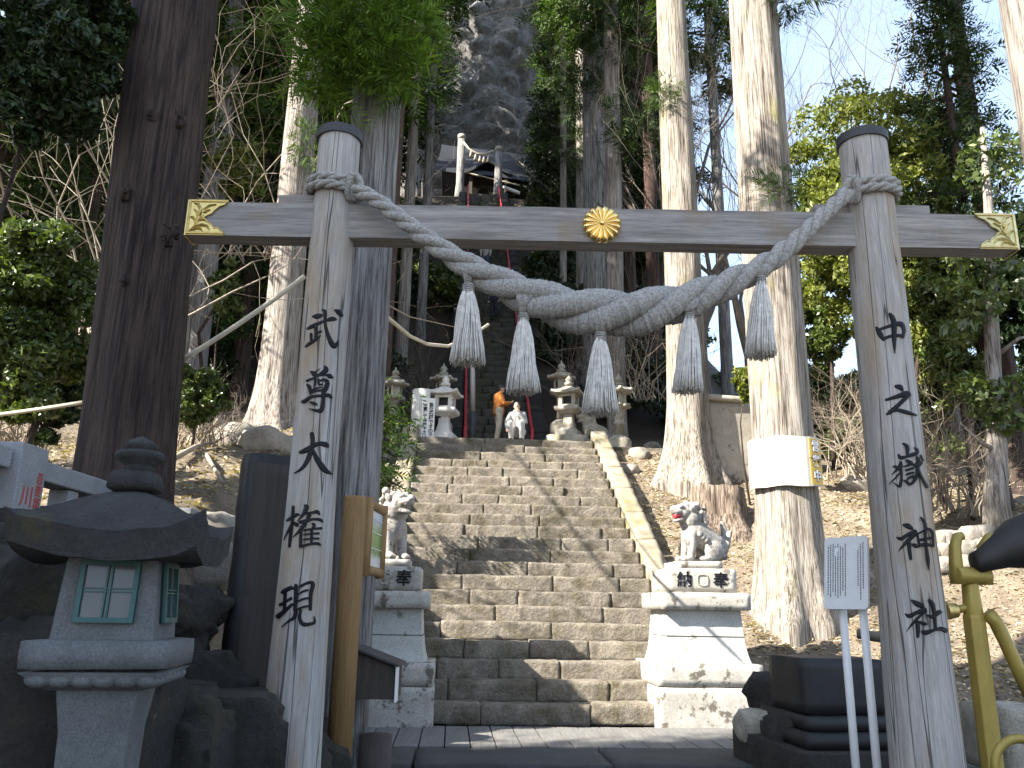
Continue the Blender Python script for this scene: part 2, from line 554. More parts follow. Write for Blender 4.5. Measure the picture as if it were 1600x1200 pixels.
M['red_paint'] = flat_mat('red_paint', (.42, .03, .04), .5, 0, .15)
M['red_letter'] = flat_mat('red_letter', (.38, .06, .06), .6)
M['grey_pole'] = flat_mat('grey_pole', (.40, .36, .34), .5, .2, .1)
M['yellow_paint'] = flat_mat('yellow_paint', (.30, .225, .05), .45, .25, .15, 6, .1)
M['bronze_dark'] = flat_mat('bronze_dark', (.012, .010, .010), .6, 0, .3)
M['poster'] = None

# ---------------------------------------------------------------- the lie of the land
AZ = math.radians(-3.9)
A_ = Vector((math.sin(AZ), math.cos(AZ), 0))          # up the stairs
Q_ = Vector((math.cos(AZ), -math.sin(AZ), 0))         # to their right
S0 = Vector((0.48, 11.9, 0))
SLOPE = 0.62
NSTEP = 22
HW = 2.20                                             # half width of the flight
HTOP = 5.65
for _ in range(40):
    yy = project(S0 + A_ * (HTOP / SLOPE) + Vector((0, 0, HTOP)))[1]
    HTOP += (yy - 690) * .004
LST = HTOP / SLOPE
TREAD, RISER = LST / NSTEP, HTOP / NSTEP
LAND = LST + 3.2                                      # back of the landing
M2 = 0.86                                             # slope of the upper flight
LTOP = LAND + 25.6
ZTOP = HTOP + M2 * (LTOP - LAND)
def W(t, q, z):
    return S0 + A_ * t + Q_ * q + Vector((0, 0, z))
def tq(x, y):
    d = Vector((x, y, 0)) - S0
    return d.dot(A_), d.dot(Q_)
def sstep(x, a, b):
    t = min(1, max(0, (x - a) / (b - a)))
    return t * t * (3 - 2 * t)
def lin(x, *pts):
    if x <= pts[0][0]: return pts[0][1]
    for (x0, y0), (x1, y1) in zip(pts, pts[1:]):
        if x <= x1: return y0 + (y1 - y0) * (x - x0) / (x1 - x0)
    return pts[-1][1]
def H(x, y, rough=True):
    t, q = tq(x, y)
    mid = lin(t, (-.2, -.18), (.3, 0.1), (LST, HTOP - .15), (LAND, HTOP - .05), (LTOP, ZTOP), (LTOP + 12, ZTOP + 2.5), (LTOP + 60, ZTOP + 45), (LTOP + 400, ZTOP + 60))
    left = lin(y, (5.2, -.18), (6.6, .9), (7.2, 1.9), (21, 6.1), (24, 7.0), (60, 36), (120, 70), (400, 80))
    rn = lin(y, (9.2, -.18), (11.0, .25), (14.5, 1.45), (17.5, 3.5), (19.6, 4.5), (30, 8.2), (60, 19), (100, 26), (300, 30))
    rf = lin(y, (9.2, -.18), (11.0, .5), (13.0, 1.8), (15.0, 2.9), (20, 4.6), (30, 7.5), (60, 17), (100, 25), (300, 30))
    right = rn + (rf - rn) * sstep(q, 6.5, 11)
    if q < 0:
        f = sstep(-q, 2.5, 4.2 + max(0, t - LST) * .25)
        z = mid * (1 - f) + left * f
        g = sstep(-x, 1.9, 3.2)
        if y < 11.5:
            z = z * g + (-.18) * (1 - g) if t < 0 else z
    else:
        f = sstep(q, 2.6, 6.0 + max(0, t - LST) * .45)
        z = mid * (1 - f) + right * f
        if t < 0:
            z = -.18 * (1 - sstep(q, 3.6, 4.6)) + right * sstep(q, 3.6, 4.6)
    if abs(q) < HW + .1 and t > -.2 and t < LST + .5:
        z -= .55
    if abs(q) < 1.3 and LAND - .1 < t < LTOP:
        z -= .45
    if y < 5: z = min(z, -.18)
    if rough:
        k = sstep(abs(q), 2.6, 4.0) * sstep(t, -4, 0) if not (LST < t < LAND) else .2
        z += (noise.noise(Vector((x * .35, y * .35, 0))) * .30 + noise.noise(Vector((x * 1.1, y * 1.1, 3))) * .12 + noise.noise(Vector((x * 3.1, y * 3.1, 7))) * .05) * k
    return z
def hit(px, py, ymax=80, y0=3.0):
    d = ray(px, py)
    Y = y0
    while Y < ymax:
        p = EYE + d * (Y / d.y)
        if p.z < H(p.x, p.y): return p
        Y += .05
    return EYE + d * (ymax / d.y)

def ground_mat():
    m, nt, b, out = new_mat('leaf_litter_ground')
    v = coords(nt)
    c = ramp(nt, tex_noise(nt, v, 1.2, 8, .65), [(.3, (.095, .075, .055)), (.5, (.20, .165, .125)), (.72, (.32, .275, .22))])
    fine = tex_noise(nt, v, 22, 6, .75)
    c = mixc(nt, .75, c, ramp(nt, fine, [(.3, (.18, .16, .14)), (.7, (.85, .82, .78))]), 'OVERLAY')
    c = mixc(nt, ramp(nt, tex_noise(nt, v, 7, 6, .7), [(.6, (0, 0, 0)), (.7, (1, 1, 1))]), c, (.05, .035, .022))
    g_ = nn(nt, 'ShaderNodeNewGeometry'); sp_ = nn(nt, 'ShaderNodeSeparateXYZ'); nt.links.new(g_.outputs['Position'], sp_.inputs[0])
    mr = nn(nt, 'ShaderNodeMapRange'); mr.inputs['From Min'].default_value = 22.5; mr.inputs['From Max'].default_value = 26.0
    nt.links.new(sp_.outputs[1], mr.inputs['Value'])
    shade_soil = ramp(nt, fine, [(.3, (.018, .013, .009)), (.7, (.07, .05, .034))])  # soil behind the landing coloured darker to stand in for forest shade
    c = mixc(nt, mr.outputs[0], c, shade_soil)
    nt.links.new(c, b.inputs['Base Color'])
    b.inputs['Roughness'].default_value = .95
    p = bump(nt, b, fine, .9, .05)
    bump(nt, b, tex_noise(nt, v, 5, 6, .7), .8, .12, p)
    return m
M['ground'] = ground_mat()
def axis(lo, hi, n, c, dense):
    s = np.linspace(-1, 1, n)
    a = np.sign(s) * np.abs(s) ** dense
    return np.where(a < 0, c + a * (c - lo), c + a * (hi - c))
gx = np.concatenate([[-400, -250, -160, -110, -80], np.linspace(-60, -15, 46), np.linspace(-14.7, 14.7, 148), np.linspace(15, 60, 46), [80, 110, 160, 250, 400]])
gy = np.concatenate([[-400, -200, -100, -50, -25, -12, -6], np.linspace(-2, 4, 10), np.linspace(4.2, 27, 150), np.linspace(27.5, 75, 80), [80, 90, 110, 140, 180, 250, 400]])
V = [(x, y, H(x, y)) for y in gy for x in gx]
nx, ny = len(gx), len(gy)
I = np.arange(nx * ny).reshape(ny, nx)
F = np.stack([I[:-1, :-1].ravel(), I[:-1, 1:].ravel(), I[1:, 1:].ravel(), I[1:, :-1].ravel()], 1)
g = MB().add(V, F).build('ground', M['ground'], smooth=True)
tag(g, kind='structure')

# ---------------------------------------------------------------- paving, deck and the kerb in front of them
def Yof(t): return t
mb = MB()
xs = np.linspace(-3.3, 3.9, 26)
for i in range(len(xs) - 1):
    a, b = xs[i] + .006, xs[i + 1] - .006
    mb.rbox(W(-1.0, (a + b) / 2, -.07), (b - a, 1.7, .13), .12, .004, 3, Matrix.Rotation(AZ * -1, 3, 'Z'), .008)
tag(mb.build('path', M['deck'], smooth=False), kind='structure')
mb = MB()
for a, b in ((-3.9, -1.6), (-1.59, .4), (.41, 2.2), (2.21, 4.4)):
    mb.rbox(W(-2.42, (a + b) / 2, -.13), (b - a - .01, 1.10, .24), .1, .01, 4, Matrix.Rotation(AZ * -1, 3, 'Z'), .025)
tag(mb.build('pavement', M['paving'], smooth=True), kind='structure')
mb = MB()
mb.box((0.3, 2.5, -.19), (12, 13.5, .04))
tag(mb.build('road', M['asphalt']), kind='structure')

# ---------------------------------------------------------------- the stone stairs
ROTQ = Matrix.Rotation(-AZ, 3, 'Z')
st = empty('stone_staircase', W(0, 0, 0), 'broad flight of mossy rough stone steps rising between the two guardian dog pedestals', 'stairs')
for i in range(NSTEP):
    mb = MB()
    q = -HW
    rnd = random.Random(i * 13 + 5)
    while q < HW - .05:
        wd = rnd.uniform(.75, 1.75)
        if q + wd > HW - .5: wd = HW - q
        t0 = i * TREAD + rnd.uniform(-.018, .018)
        top = (i + 1) * RISER + rnd.uniform(-.012, .012)
        dep = TREAD + .18
        mb.rbox(W(t0 + dep / 2, q + wd / 2, top - (RISER + .02) / 2), (wd - .006, dep, RISER + .02), .05, .014, 8, ROTQ @ Matrix.Rotation(rnd.uniform(-.01, .01), 3, 'Z'), .014)
        q += wd
    mb.build('step', M['step_stone'], st, smooth=True)
for s in (-1, 1):
    mb = MB()
    n = 9
    L3 = math.hypot(LST, HTOP)
    rx = ROTQ @ Matrix.Rotation(math.atan(SLOPE), 3, 'X')
    for k in range(n):
        t = (k + .5) / n * (LST + .2) + .1
        mb.rbox(W(t, s * (HW + .21), t * SLOPE - .05), (.40, L3 / n - .006, .62), .075, .016, 5, rx, .035)
    mb.build('side_kerb', M['kerb_stone'], st, smooth=True)
mb = MB()
mb.box(W((LST + LAND) / 2 + .2, 0, HTOP - .16), (8.5, LAND - LST, .3), ROTQ)
tag(mb.build('landing_pavement', M['step_stone']), kind='structure')

st2 = empty('steep_upper_staircase', W(LAND, 0, HTOP), 'narrow steep shade-darkened stone stairs climbing behind the landing to the upper shrine', 'stairs')
n2 = 62
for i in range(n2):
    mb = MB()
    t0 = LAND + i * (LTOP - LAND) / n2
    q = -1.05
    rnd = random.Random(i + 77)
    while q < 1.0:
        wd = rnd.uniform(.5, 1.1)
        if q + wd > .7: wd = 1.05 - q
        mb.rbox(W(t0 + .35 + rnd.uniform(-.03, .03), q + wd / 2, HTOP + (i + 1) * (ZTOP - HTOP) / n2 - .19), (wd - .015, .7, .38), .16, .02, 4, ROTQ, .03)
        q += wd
    mb.build('step', M['shaded_step'], st2, smooth=True)
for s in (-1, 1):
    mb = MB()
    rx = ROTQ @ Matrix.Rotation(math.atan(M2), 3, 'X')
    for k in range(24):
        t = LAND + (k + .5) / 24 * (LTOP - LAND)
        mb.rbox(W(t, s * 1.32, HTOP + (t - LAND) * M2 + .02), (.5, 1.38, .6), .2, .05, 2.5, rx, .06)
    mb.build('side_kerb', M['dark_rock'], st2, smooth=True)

# ---------------------------------------------------------------- the wooden gate
GY = 6.0
XL, XR = -1.425, 2.80
ZL, ZR = P(532, 212, GY).z, P(1348, 218, GY).z
gate = empty('wooden_shrine_gate', (0.69, GY, -.2), 'weathered grey log gate of two lettered posts and one long beam with gold corner fittings', 'gate')
def post_r(side, z):
    if side < 0: return lin(z, (-.2, .215), (.6, .20), (2.2, .172), (5.2, .165))
    return lin(z, (-.2, .245), (.6, .232), (2.2, .205), (5.2, .18))
CH = {}
CH['武'] = (12, 460, 470, [[(340,295,40),(430,290,105),(520,270,60)],[(240,525,50),(350,470,80),(540,390,60),(700,340,90),(780,350,50)],[(310,620,60),(315,740,50)],[(400,480,80),(405,600,70),(395,710,60)],[(440,590,40),(500,575,55)],[(205,860,40),(300,790,70),(420,710,50),(495,645,10)],[(520,165,30),(575,210,80),(575,400,65),(620,620,80),(720,830,105),(790,820,85),(820,740,20)],[(755,170,30),(830,210,100),(900,275,55)]])
CH['尊'] = (12, 450, 560, [[(425,240,30),(480,285,90),(545,330,60)],[(480,275,50),(540,235,30),(605,180,6)],[(700,150,50),(710,220,105),(620,280,60),(550,320,40)],[(345,420,45),(450,380,45),(600,320,40),(720,310,50),(780,330,90),(840,360,40)],[(355,490,40),(400,540,80),(420,660,50)],[(600,420,40),(680,400,60),(740,450,85),(710,560,95),(660,640,75)],[(510,390,50),(505,470,50),(480,550,20)],[(570,390,50),(580,490,45),(650,480,30)],[(450,590,25),(540,555,35),(640,540,30)],[(430,645,45),(520,610,50),(650,595,40)],[(265,815,60),(330,790,75),(430,720,60),(600,700,55),(760,690,75),(820,735,50)],[(660,620,70),(670,760,60),(650,900,80),(610,980,85),(500,970,50),(385,935,6)],[(400,810,15),(470,840,65),(535,860,50)]])
CH['大'] = (3, 400, 400, [[(205,920,14),(240,908,27),(290,880,19),(328,885,26),(338,896,10)],[(262,832,22),(265,880,22),(245,950,24),(215,995,16),(178,1017,3)],[(262,900,14),(285,950,24),(320,1000,28),(358,1022,5)]])
CH['権'] = (12, 430, 780, [[(215,400,40),(300,350,70),(400,290,65),(450,290,35)],[(335,140,60),(320,400,65),(285,700,70),(265,890,55)],[(330,420,50),(250,580,50),(150,760,6)],[(350,440,50),(410,485,85)],[(545,110,30),(590,150,95),(520,290,65),(410,410,8)],[(600,270,50),(700,250,50),(790,240,78),(830,285,45)],[(460,430,60),(600,400,60),(720,375,50),(840,385,65),(895,425,35)],[(650,290,65),(580,420,70),(480,560,65),(330,710,10)],[(490,520,60),(480,700,60),(475,890,65)],[(700,460,50),(735,490,65),(690,560,45)],[(685,560,60),(680,830,50)],[(540,580,38),(700,555,38),(870,545,55)],[(540,662,32),(680,645,35),(820,640,50)],[(530,755,32),(680,735,36),(815,738,50)],[(500,880,55),(660,840,48),(800,830,58),(850,862,38)]])
CH['現'] = (12, 420, 895, [[(235,370,50),(310,330,90),(420,280,78),(455,305,38)],[(205,600,60),(300,550,50),(420,480,68)],[(165,820,100),(280,730,85),(440,590,55)],[(310,340,65),(300,500,70),(290,740,75)],[(490,230,40),(510,260,75),(500,500,72),(490,700,75)],[(580,260,50),(700,200,55),(800,180,65),(830,230,85),(790,400,75),(780,690,65)],[(560,400,28),(650,345,42),(740,320,38)],[(550,530,38),(650,490,44),(740,470,38)],[(550,680,38),(650,640,46),(760,620,38)],[(510,690,75),(480,830,75),(380,900,48),(230,1010,6)],[(600,700,48),(580,850,68),(640,960,78),(780,960,68),(860,920,58),(850,820,22)]])
CH['中'] = (3, 1200, 400, [[(508,335,14),(525,365,27),(542,394,14)],[(520,345,13),(580,325,16),(622,318,24),(638,345,19),(632,380,17)],[(540,388,14),(590,372,15),(635,375,15)],[(572,272,18),(590,310,27),(592,400,20),(595,455,4)]])
CH['之'] = (3, 1200, 400, [[(598,610,14),(620,615,25),(633,631,9)],[(552,675,12),(600,660,19),(650,645,27),(667,651,14)],[(660,650,21),(620,690,19),(568,735,21)],[(556,742,11),(600,722,15),(650,732,19),(698,746,7)]])
CH['嶽'] = (12, 1370, 680, [[(490,150,30),(570,220,85),(575,380,48)],[(405,365,40),(450,420,75),(560,400,48),(650,370,75),(750,330,65),(760,280,65),(705,225,20)],[(310,580,40),(380,600,60)],[(450,500,50),(440,580,85),(360,660,48),(280,740,8)],[(440,600,75),(465,760,48),(450,880,58),(425,960,55),(310,880,8)],[(420,720,38),(330,820,33),(225,910,5)],[(560,470,50),(640,520,80),(690,545,18)],[(500,590,25),(600,560,45),(680,540,36)],[(540,660,36),(620,635,46),(680,620,44)],[(550,740,36),(620,715,46),(690,700,44)],[(510,840,30),(570,880,55),(620,925,45)],[(570,830,36),(640,780,46),(710,780,55),(690,870,60),(620,925,50)],[(750,410,48),(785,480,65),(770,650,75),(740,800,58),(680,900,36)],[(705,580,58),(780,540,110),(845,520,55)],[(790,660,58),(850,800,58),(955,970,55)],[(830,370,30),(880,480,22)]])
CH['神'] = (12, 1390, 800, [[(260,240,50),(340,260,100),(425,310,58)],[(140,480,40),(220,500,75),(330,430,68),(480,370,100)],[(490,400,80),(350,530,80),(230,660,45),(160,745,5)],[(365,560,68),(370,700,75),(400,880,60)],[(420,600,38),(480,630,80),(530,655,45)],[(520,400,48),(545,560,48),(570,640,46)],[(540,400,38),(640,350,34),(730,310,38),(800,370,55),(820,500,40),(825,640,42)],[(580,520,55),(700,500,46),(800,475,46)],[(570,620,60),(700,610,60),(825,625,46)],[(590,100,30),(660,200,58),(670,400,56),(690,650,52),(720,900,72),(740,1080,10)]])
CH['社'] = (12, 1400, 925, [[(285,150,30),(380,210,100),(490,260,92)],[(175,410,30),(250,450,82),(380,390,75),(545,330,92)],[(560,350,65),(450,450,48),(330,570,56),(190,745,5)],[(400,560,75),(410,700,82),(410,840,60)],[(440,560,46),(520,590,72),(582,602,36)],[(620,150,58),(690,230,82),(720,400,72),(745,690,62)],[(590,430,30),(680,460,72),(800,380,90),(855,380,45)],[(500,740,65),(570,760,90),(720,710,56),(850,690,82),(940,725,90)]])
def on_post(px, py, side, proud=0.0):
    """where the line of sight meets the round post"""
    cx = XL if side < 0 else XR
    d = ray(px, py)
    z = P(px, py, GY - .18).z
    for _ in range(4):
        r = post_r(side, z) + proud
        a = d.x * d.x + d.y * d.y
        ox, oy = EYE.x - cx, EYE.y - GY
        b = ox * d.x + oy * d.y
        c = ox * ox + oy * oy - r * r
        disc = b * b - a * c
        s = (-b - math.sqrt(max(disc, 0))) / a
        z = EYE.z + d.z * s
    return EYE + d * s
def letter(mb, ch, side):
    sc, x0, y0, strokes = CH[ch]
    for k, stv in enumerate(strokes):
        pts = []
        # smooth the traced stroke
        P3 = [Vector(p) for p in stv]
        for i in range(len(P3) - 1):
            p0, p1, p2, p3 = P3[max(i - 1, 0)], P3[i], P3[i + 1], P3[min(i + 2, len(P3) - 1)]
            for j in range(5):
                t = j / 5
                pts.append(.5 * ((2 * p1) + (p2 - p0) * t + (2 * p0 - 5 * p1 + 4 * p2 - p3) * t * t + (3 * p1 - p0 - 3 * p2 + p3) * t ** 3))
        pts.append(P3[-1])
        n = len(pts)
        L, Ctr, Rr = [], [], []
        h = .004 + .0007 * k
        # rounded ends
        ends = []
        t0 = (pts[1] - pts[0]).xy.normalized(); t1 = (pts[-1] - pts[-2]).xy.normalized()
        pre = [Vector((pts[0].x - t0.x * pts[0].z * .35, pts[0].y - t0.y * pts[0].z * .35, pts[0].z * .5))]
        post = [Vector((pts[-1].x + t1.x * pts[-1].z * .35, pts[-1].y + t1.y * pts[-1].z * .35, pts[-1].z * .5))]
        pts = pre + pts + post
        n = len(pts)
        V = []
        for i, p in enumerate(pts):
            t = (pts[min(i + 1, n - 1)] - pts[max(i - 1, 0)]).xy
            t = t.normalized() if t.length > 1e-6 else t0
            nx_, ny_ = -t.y, t.x
            hw = max(p.z * .5, 1.0)
            for f, pr in ((-1, -.012), (-1, .003), (-.55, h + .003), (.55, h + .003), (1, .003), (1, -.012)):
                V.append(on_post(x0 + (p.x + nx_ * hw * f) / sc, y0 + (p.y + ny_ * hw * f) / sc, side, pr))
        F = []
        for i in range(n - 1):
            for j in range(5):
                F.append((i * 6 + j, i * 6 + j + 1, (i + 1) * 6 + j + 1, (i + 1) * 6 + j))
        F.append(tuple(range(6))); F.append(tuple(reversed(range((n - 1) * 6, n * 6))))
        mb.add([tuple(v) for v in V], F)
for side, cx, zt, txt in ((-1, XL, ZL, '武尊大権現'), (1, XR, ZR, '中之嶽神社')):
    mb = MB()
    zs = np.linspace(-.25, zt, 46)
    n = 40
    V, F = [], []
    ph = 1.7 * side
    for z in zs:
        for k in range(n):
            a = 2 * math.pi * k / n
            r = post_r(side, z) * (1 + .010 * math.sin(3 * a + ph + z * .3) )
            r += .006 * noise.noise(Vector((math.cos(a) * 2, math.sin(a) * 2, z * 1.2 + ph)))
            V.append((cx + r * math.cos(a), GY + r * math.sin(a), z))
    m_ = len(zs)
    for i in range(m_ - 1):
        for k in range(n):
            F.append((i * n + k, i * n + (k + 1) % n, (i + 1) * n + (k + 1) % n, (i + 1) * n + k))
    F.append(tuple((m_ - 1) * n + k for k in range(n)))
    mb.add(V, F)
    po = mb.build('post', M['post_wood'], gate, smooth=True)
    r = post_r(side, zt)
    mb = MB().lathe([(r + .004, zt - .062), (r + .017, zt - .062), (r + .017, zt + .012), (r + .006, zt + .02), (.02, zt + .024)], (cx, GY, 0), 40)
    mb.build('metal_cap', M['dark_metal'], po)
    for ch in txt:
        mb = MB()
        letter(mb, ch, side)
        mb.build('carved_character', M['letter_black'], po)
# the beam
bl, br = P(294, 345, GY - .09), P(1585, 360, GY - .09)
zb0, zb1 = P(1000, 379, GY - .09).z, P(1000, 326, GY - .09).z
mb = MB()
mb.rbox(((bl.x + br.x) / 2, GY, (zb0 + zb1) / 2), (br.x - bl.x, .18, zb1 - zb0), .09, .004, 3, None, .008)
bm = mb.build('beam', M['beam_wood'], gate, smooth=False)
mb = MB()
for xa, xb, cz in ((437, 612, 0), (1268, 1446, 0)):
    x0, x1 = P(xa, 318, GY).x, P(xb, 318, GY).x
    mb = MB().rbox(((x0 + x1) / 2, GY + .01, zb1 + .045), (x1 - x0, .13, .085), .1, .004, 3, None, .006)
    mb.build('wedge_block', M['beam_wood'], gate)
# gold corner fittings
BF = GY - .09 - .004
def fitting(x0, dirx, matn):
    """a corner plate with a scalloped inner edge, raised rim and leaf scrolls"""
    hgt = zb1 - zb0
    wd = .30
    def pt(u, v, d=0.0):
        return Vector((x0 + dirx * u * wd, BF - d, zb0 + v * hgt))
    inner = [(.97, .0), (.93, .10), (.80, .20), (.72, .18), (.66, .28), (.55, .34), (.50, .42), (.42, .48), (.50, .56), (.62, .62), (.66, .70), (.76, .80), (.80, .84), (.92, .88), (1.0, 1.0)]
    poly = [(-.02, -.02), (.97, -.02)] + inner[1:-1] + [(1.0, 1.02), (-.02, 1.02)]
    mb = MB()
    n = len(poly)
    V = [tuple(pt(u, v, .001)) for u, v in poly] + [tuple(pt(u, v, .010)) for u, v in poly]
    F = [tuple(range(n, 2 * n))] + [(k, (k + 1) % n, n + (k + 1) % n, n + k) for k in range(n)]
    mb.add(V, F)
    rim = [(.02, .02), (.96, .02)]
    for a, b in (((.0, .03), (.97, .03)), ((.0, .97), (1.0, .97)), ((.02, .0), (.02, 1.0))):
        mb.tube([pt(*a, .014), pt(*b, .014)], .009, 6)
    mb.tube([pt(u - .02, v, .012) for u, v in inner], .0065, 6)
    # leaves: flat curved lobes in relief
    def lobe(pts, w_):
        L = []
        for i, p in enumerate(pts):
            t = Vector(pts[min(i + 1, len(pts) - 1)]) - Vector(pts[max(i - 1, 0)])
            t.normalize()
            f = math.sin(math.pi * (i + .15) / (len(pts) - .7)) * w_
            L.append((p, t, f))
        V = []
        for (p, t, f) in L:
            V.append(tuple(pt(p[0] - t.y * f, p[1] + t.x * f, .011)))
            V.append(tuple(pt(p[0], p[1], .026)))
            V.append(tuple(pt(p[0] + t.y * f, p[1] - t.x * f, .011)))
        F = []
        for i in range(len(L) - 1):
            for j in range(2):
                F.append((i * 3 + j, i * 3 + j + 1, (i + 1) * 3 + j + 1, (i + 1) * 3 + j))
        mb.add(V, F)
    lobe([(.08, .08), (.2, .2), (.38, .27), (.52, .24), (.6, .12)], .055)
    lobe([(.14, .10), (.26, .16), (.36, .16), (.42, .08)], .045)
    lobe([(.14, .14), (.24, .3), (.28, .5), (.22, .66), (.12, .74)], .055)
    lobe([(.2, .24), (.2, .4), (.12, .5), (.07, .48)], .045)
    lobe([(.26, .34), (.36, .5), (.38, .7), (.52, .84), (.70, .87)], .055)
    lobe([(.30, .52), (.30, .74), (.22, .88), (.12, .9)], .05)
    lobe([(.3, .4), (.42, .42), (.5, .36)], .035)
    lobe([(.3, .58), (.46, .66), (.56, .72)], .035)
    mb.build('corner_fitting', M[matn], bm)
    # end cap round the beam end
    xo = x0 - dirx * .012
    MB().box((xo, GY, (zb0 + zb1) / 2), (.012, .195, hgt + .016)).build('end_cap', M[matn], bm, bevel=.003)
fitting(bl.x, 1, 'gold')
fitting(br.x, -1, 'gold_pale')
# chrysanthemum crest
cc = P(940, 352, BF)
mb = MB()
Rr = .145
npet = 16
V, F = [], []
rings = [0.14, .35, .6, .85, .97]
nu = 7
for k in range(npet):
    a0 = 2 * math.pi * (k + .5) / npet
    half = math.pi / npet
    base = len(V)
    for f in rings:
        for j in range(nu):
            u = (j / (nu - 1) - .5) * 2
            ang = a0 + u * half * .985
            rr = Rr * f
            hgt = .030 + .012 * (1 - f) + (1 - u * u) * .020 * (f ** .6)
            if f > .9:
                rr = Rr * (.9 + .12 * math.sqrt(max(0, 1 - u * u)))
                hgt = .026 + (1 - u * u) * .008
            V.append((cc.x + rr * math.cos(ang), BF - hgt, cc.z + rr * math.sin(ang)))
    for j in range(nu):
        u = (j / (nu - 1) - .5) * 2
        ang = a0 + u * half * .985
        rr = Rr * (.9 + .12 * math.sqrt(max(0, 1 - u * u)))
        V.append((cc.x + rr * math.cos(ang), BF + .002, cc.z + rr * math.sin(ang)))
    for i in range(len(rings)):
        for j in range(nu - 1):
            a = base + i * nu + j
            F.append((a, a + nu, a + nu + 1, a + 1))
mb.add(V, F)
mb.ell((cc.x, BF - .048, cc.z), (.020, .014, .020))
mb.build('chrysanthemum_crest', M['gold_bright'], bm, smooth=True)

# ---------------------------------------------------------------- sacred rope and its five tassels
RY = GY - .27
rope = empty('sacred_straw_rope', P(900, 480, RY), 'thick twisted grey straw rope sagging between the gate posts with five long tassels', 'sacred rope')
cpx = [(556, 296, 11.5), (585, 311, 12), (620, 337, 13), (660, 368, 14.5), (700, 396, 17), (740, 421, 21), (790, 447, 26), (840, 468, 31), (895, 484, 35), (950, 490, 36.5), (1005, 486, 35), (1055, 475, 31), (1105, 458, 26), (1150, 438, 21.5), (1190, 417, 18), (1230, 388, 15), (1268, 354, 13), (1300, 323, 12), (1326, 300, 11.5)]
pathp = []
for i in range(len(cpx) - 1):
    p0, p1, p2, p3 = (Vector(cpx[max(i - 1, 0)]), Vector(cpx[i]), Vector(cpx[i + 1]), Vector(cpx[min(i + 2, len(cpx) - 1)]))
    for j in range(14):
        t = j / 14
        pathp.append(.5 * ((2 * p1) + (p2 - p0) * t + (2 * p0 - 5 * p1 + 4 * p2 - p3) * t * t + (3 * p1 - p0 - 3 * p2 + p3) * t ** 3))
axis_pts, axis_r = [], []
for p in pathp:
    edge = min(1, min(abs(p.x - 556), abs(p.x - 1326)) / 120)
    w3 = P(p.x, p.y, GY - .19 - .16 * edge)
    axis_pts.append(w3); axis_r.append(p.z * mpp(w3))
phase = 0.0
NS = 3
strands = [[] for _ in range(NS)]
for i, p in enumerate(axis_pts):
    if i: phase += (p - axis_pts[i - 1]).length / (axis_r[i] * 7.6) * 2 * math.pi
    t = (axis_pts[min(i + 1, len(axis_pts) - 1)] - axis_pts[max(i - 1, 0)]).normalized()
    b = t.cross(Vector((0, 1, 0))).normalized()          # up-ish
    c = t.cross(b)
    for s in range(NS):
        a = -(phase + s * 2 * math.pi / NS)
        R_ = axis_r[i]
        strands[s].append((p + (b * math.cos(a) + c * math.sin(a)) * R_ * .50, R_ * .56))
def thread_mat():
    m, nt, b, out = new_mat('straw_rope')
    v = coords(nt)
    n1 = tex_noise(nt, v, 60, 4, .7)
    c = ramp(nt, n1, [(.3, (.15, .145, .137)), (.7, (.45, .44, .42))])
    nt.links.new(c, b.inputs['Base Color'])
    b.inputs['Roughness'].default_value = .95
    bump(nt, b, n1, .5, .006)
    return m
M['straw'] = thread_mat()
for s in range(NS):
    mb = MB()
    pts = [q[0] for q in strands[s]]
    rr = [q[1] for q in strands[s]]
    # fine wound cord: ripple along the strand
    P2, R2 = [], []
    L = 0
    rnd = random.Random(s)
    for i in range(len(pts) - 1):
        nsub = max(2, int((pts[i + 1] - pts[i]).length / .0065))
        for j in range(nsub):
            f = j / nsub
            P2.append(pts[i].lerp(pts[i + 1], f))
            R2.append((rr[i] * (1 - f) + rr[i + 1] * f) * (1 + rnd.uniform(-.07, .05)))
    mb.tube(P2, R2, 16)
    # loose fibres
    for _ in range(420):
        i = rnd.randrange(len(pts))
        if rr[i] < .05 and rnd.random() < .6: continue
        d = Vector((rnd.gauss(0, .6), rnd.gauss(0, .6), rnd.gauss(.55, .6))).normalized()
        b0 = pts[i] + d * rr[i] * .95
        l = rnd.uniform(.012, .035)
        mb.tube([b0, b0 + d * l * .6 + Vector((rnd.uniform(-.01, .01), 0, 0)), b0 + d * l + Vector((rnd.uniform(-.015, .015), 0, rnd.uniform(-.01, .006)))], [.0014, .0012, .0008], 3, caps=False)
    mb.build('rope_strand', M['straw'], rope, smooth=True)
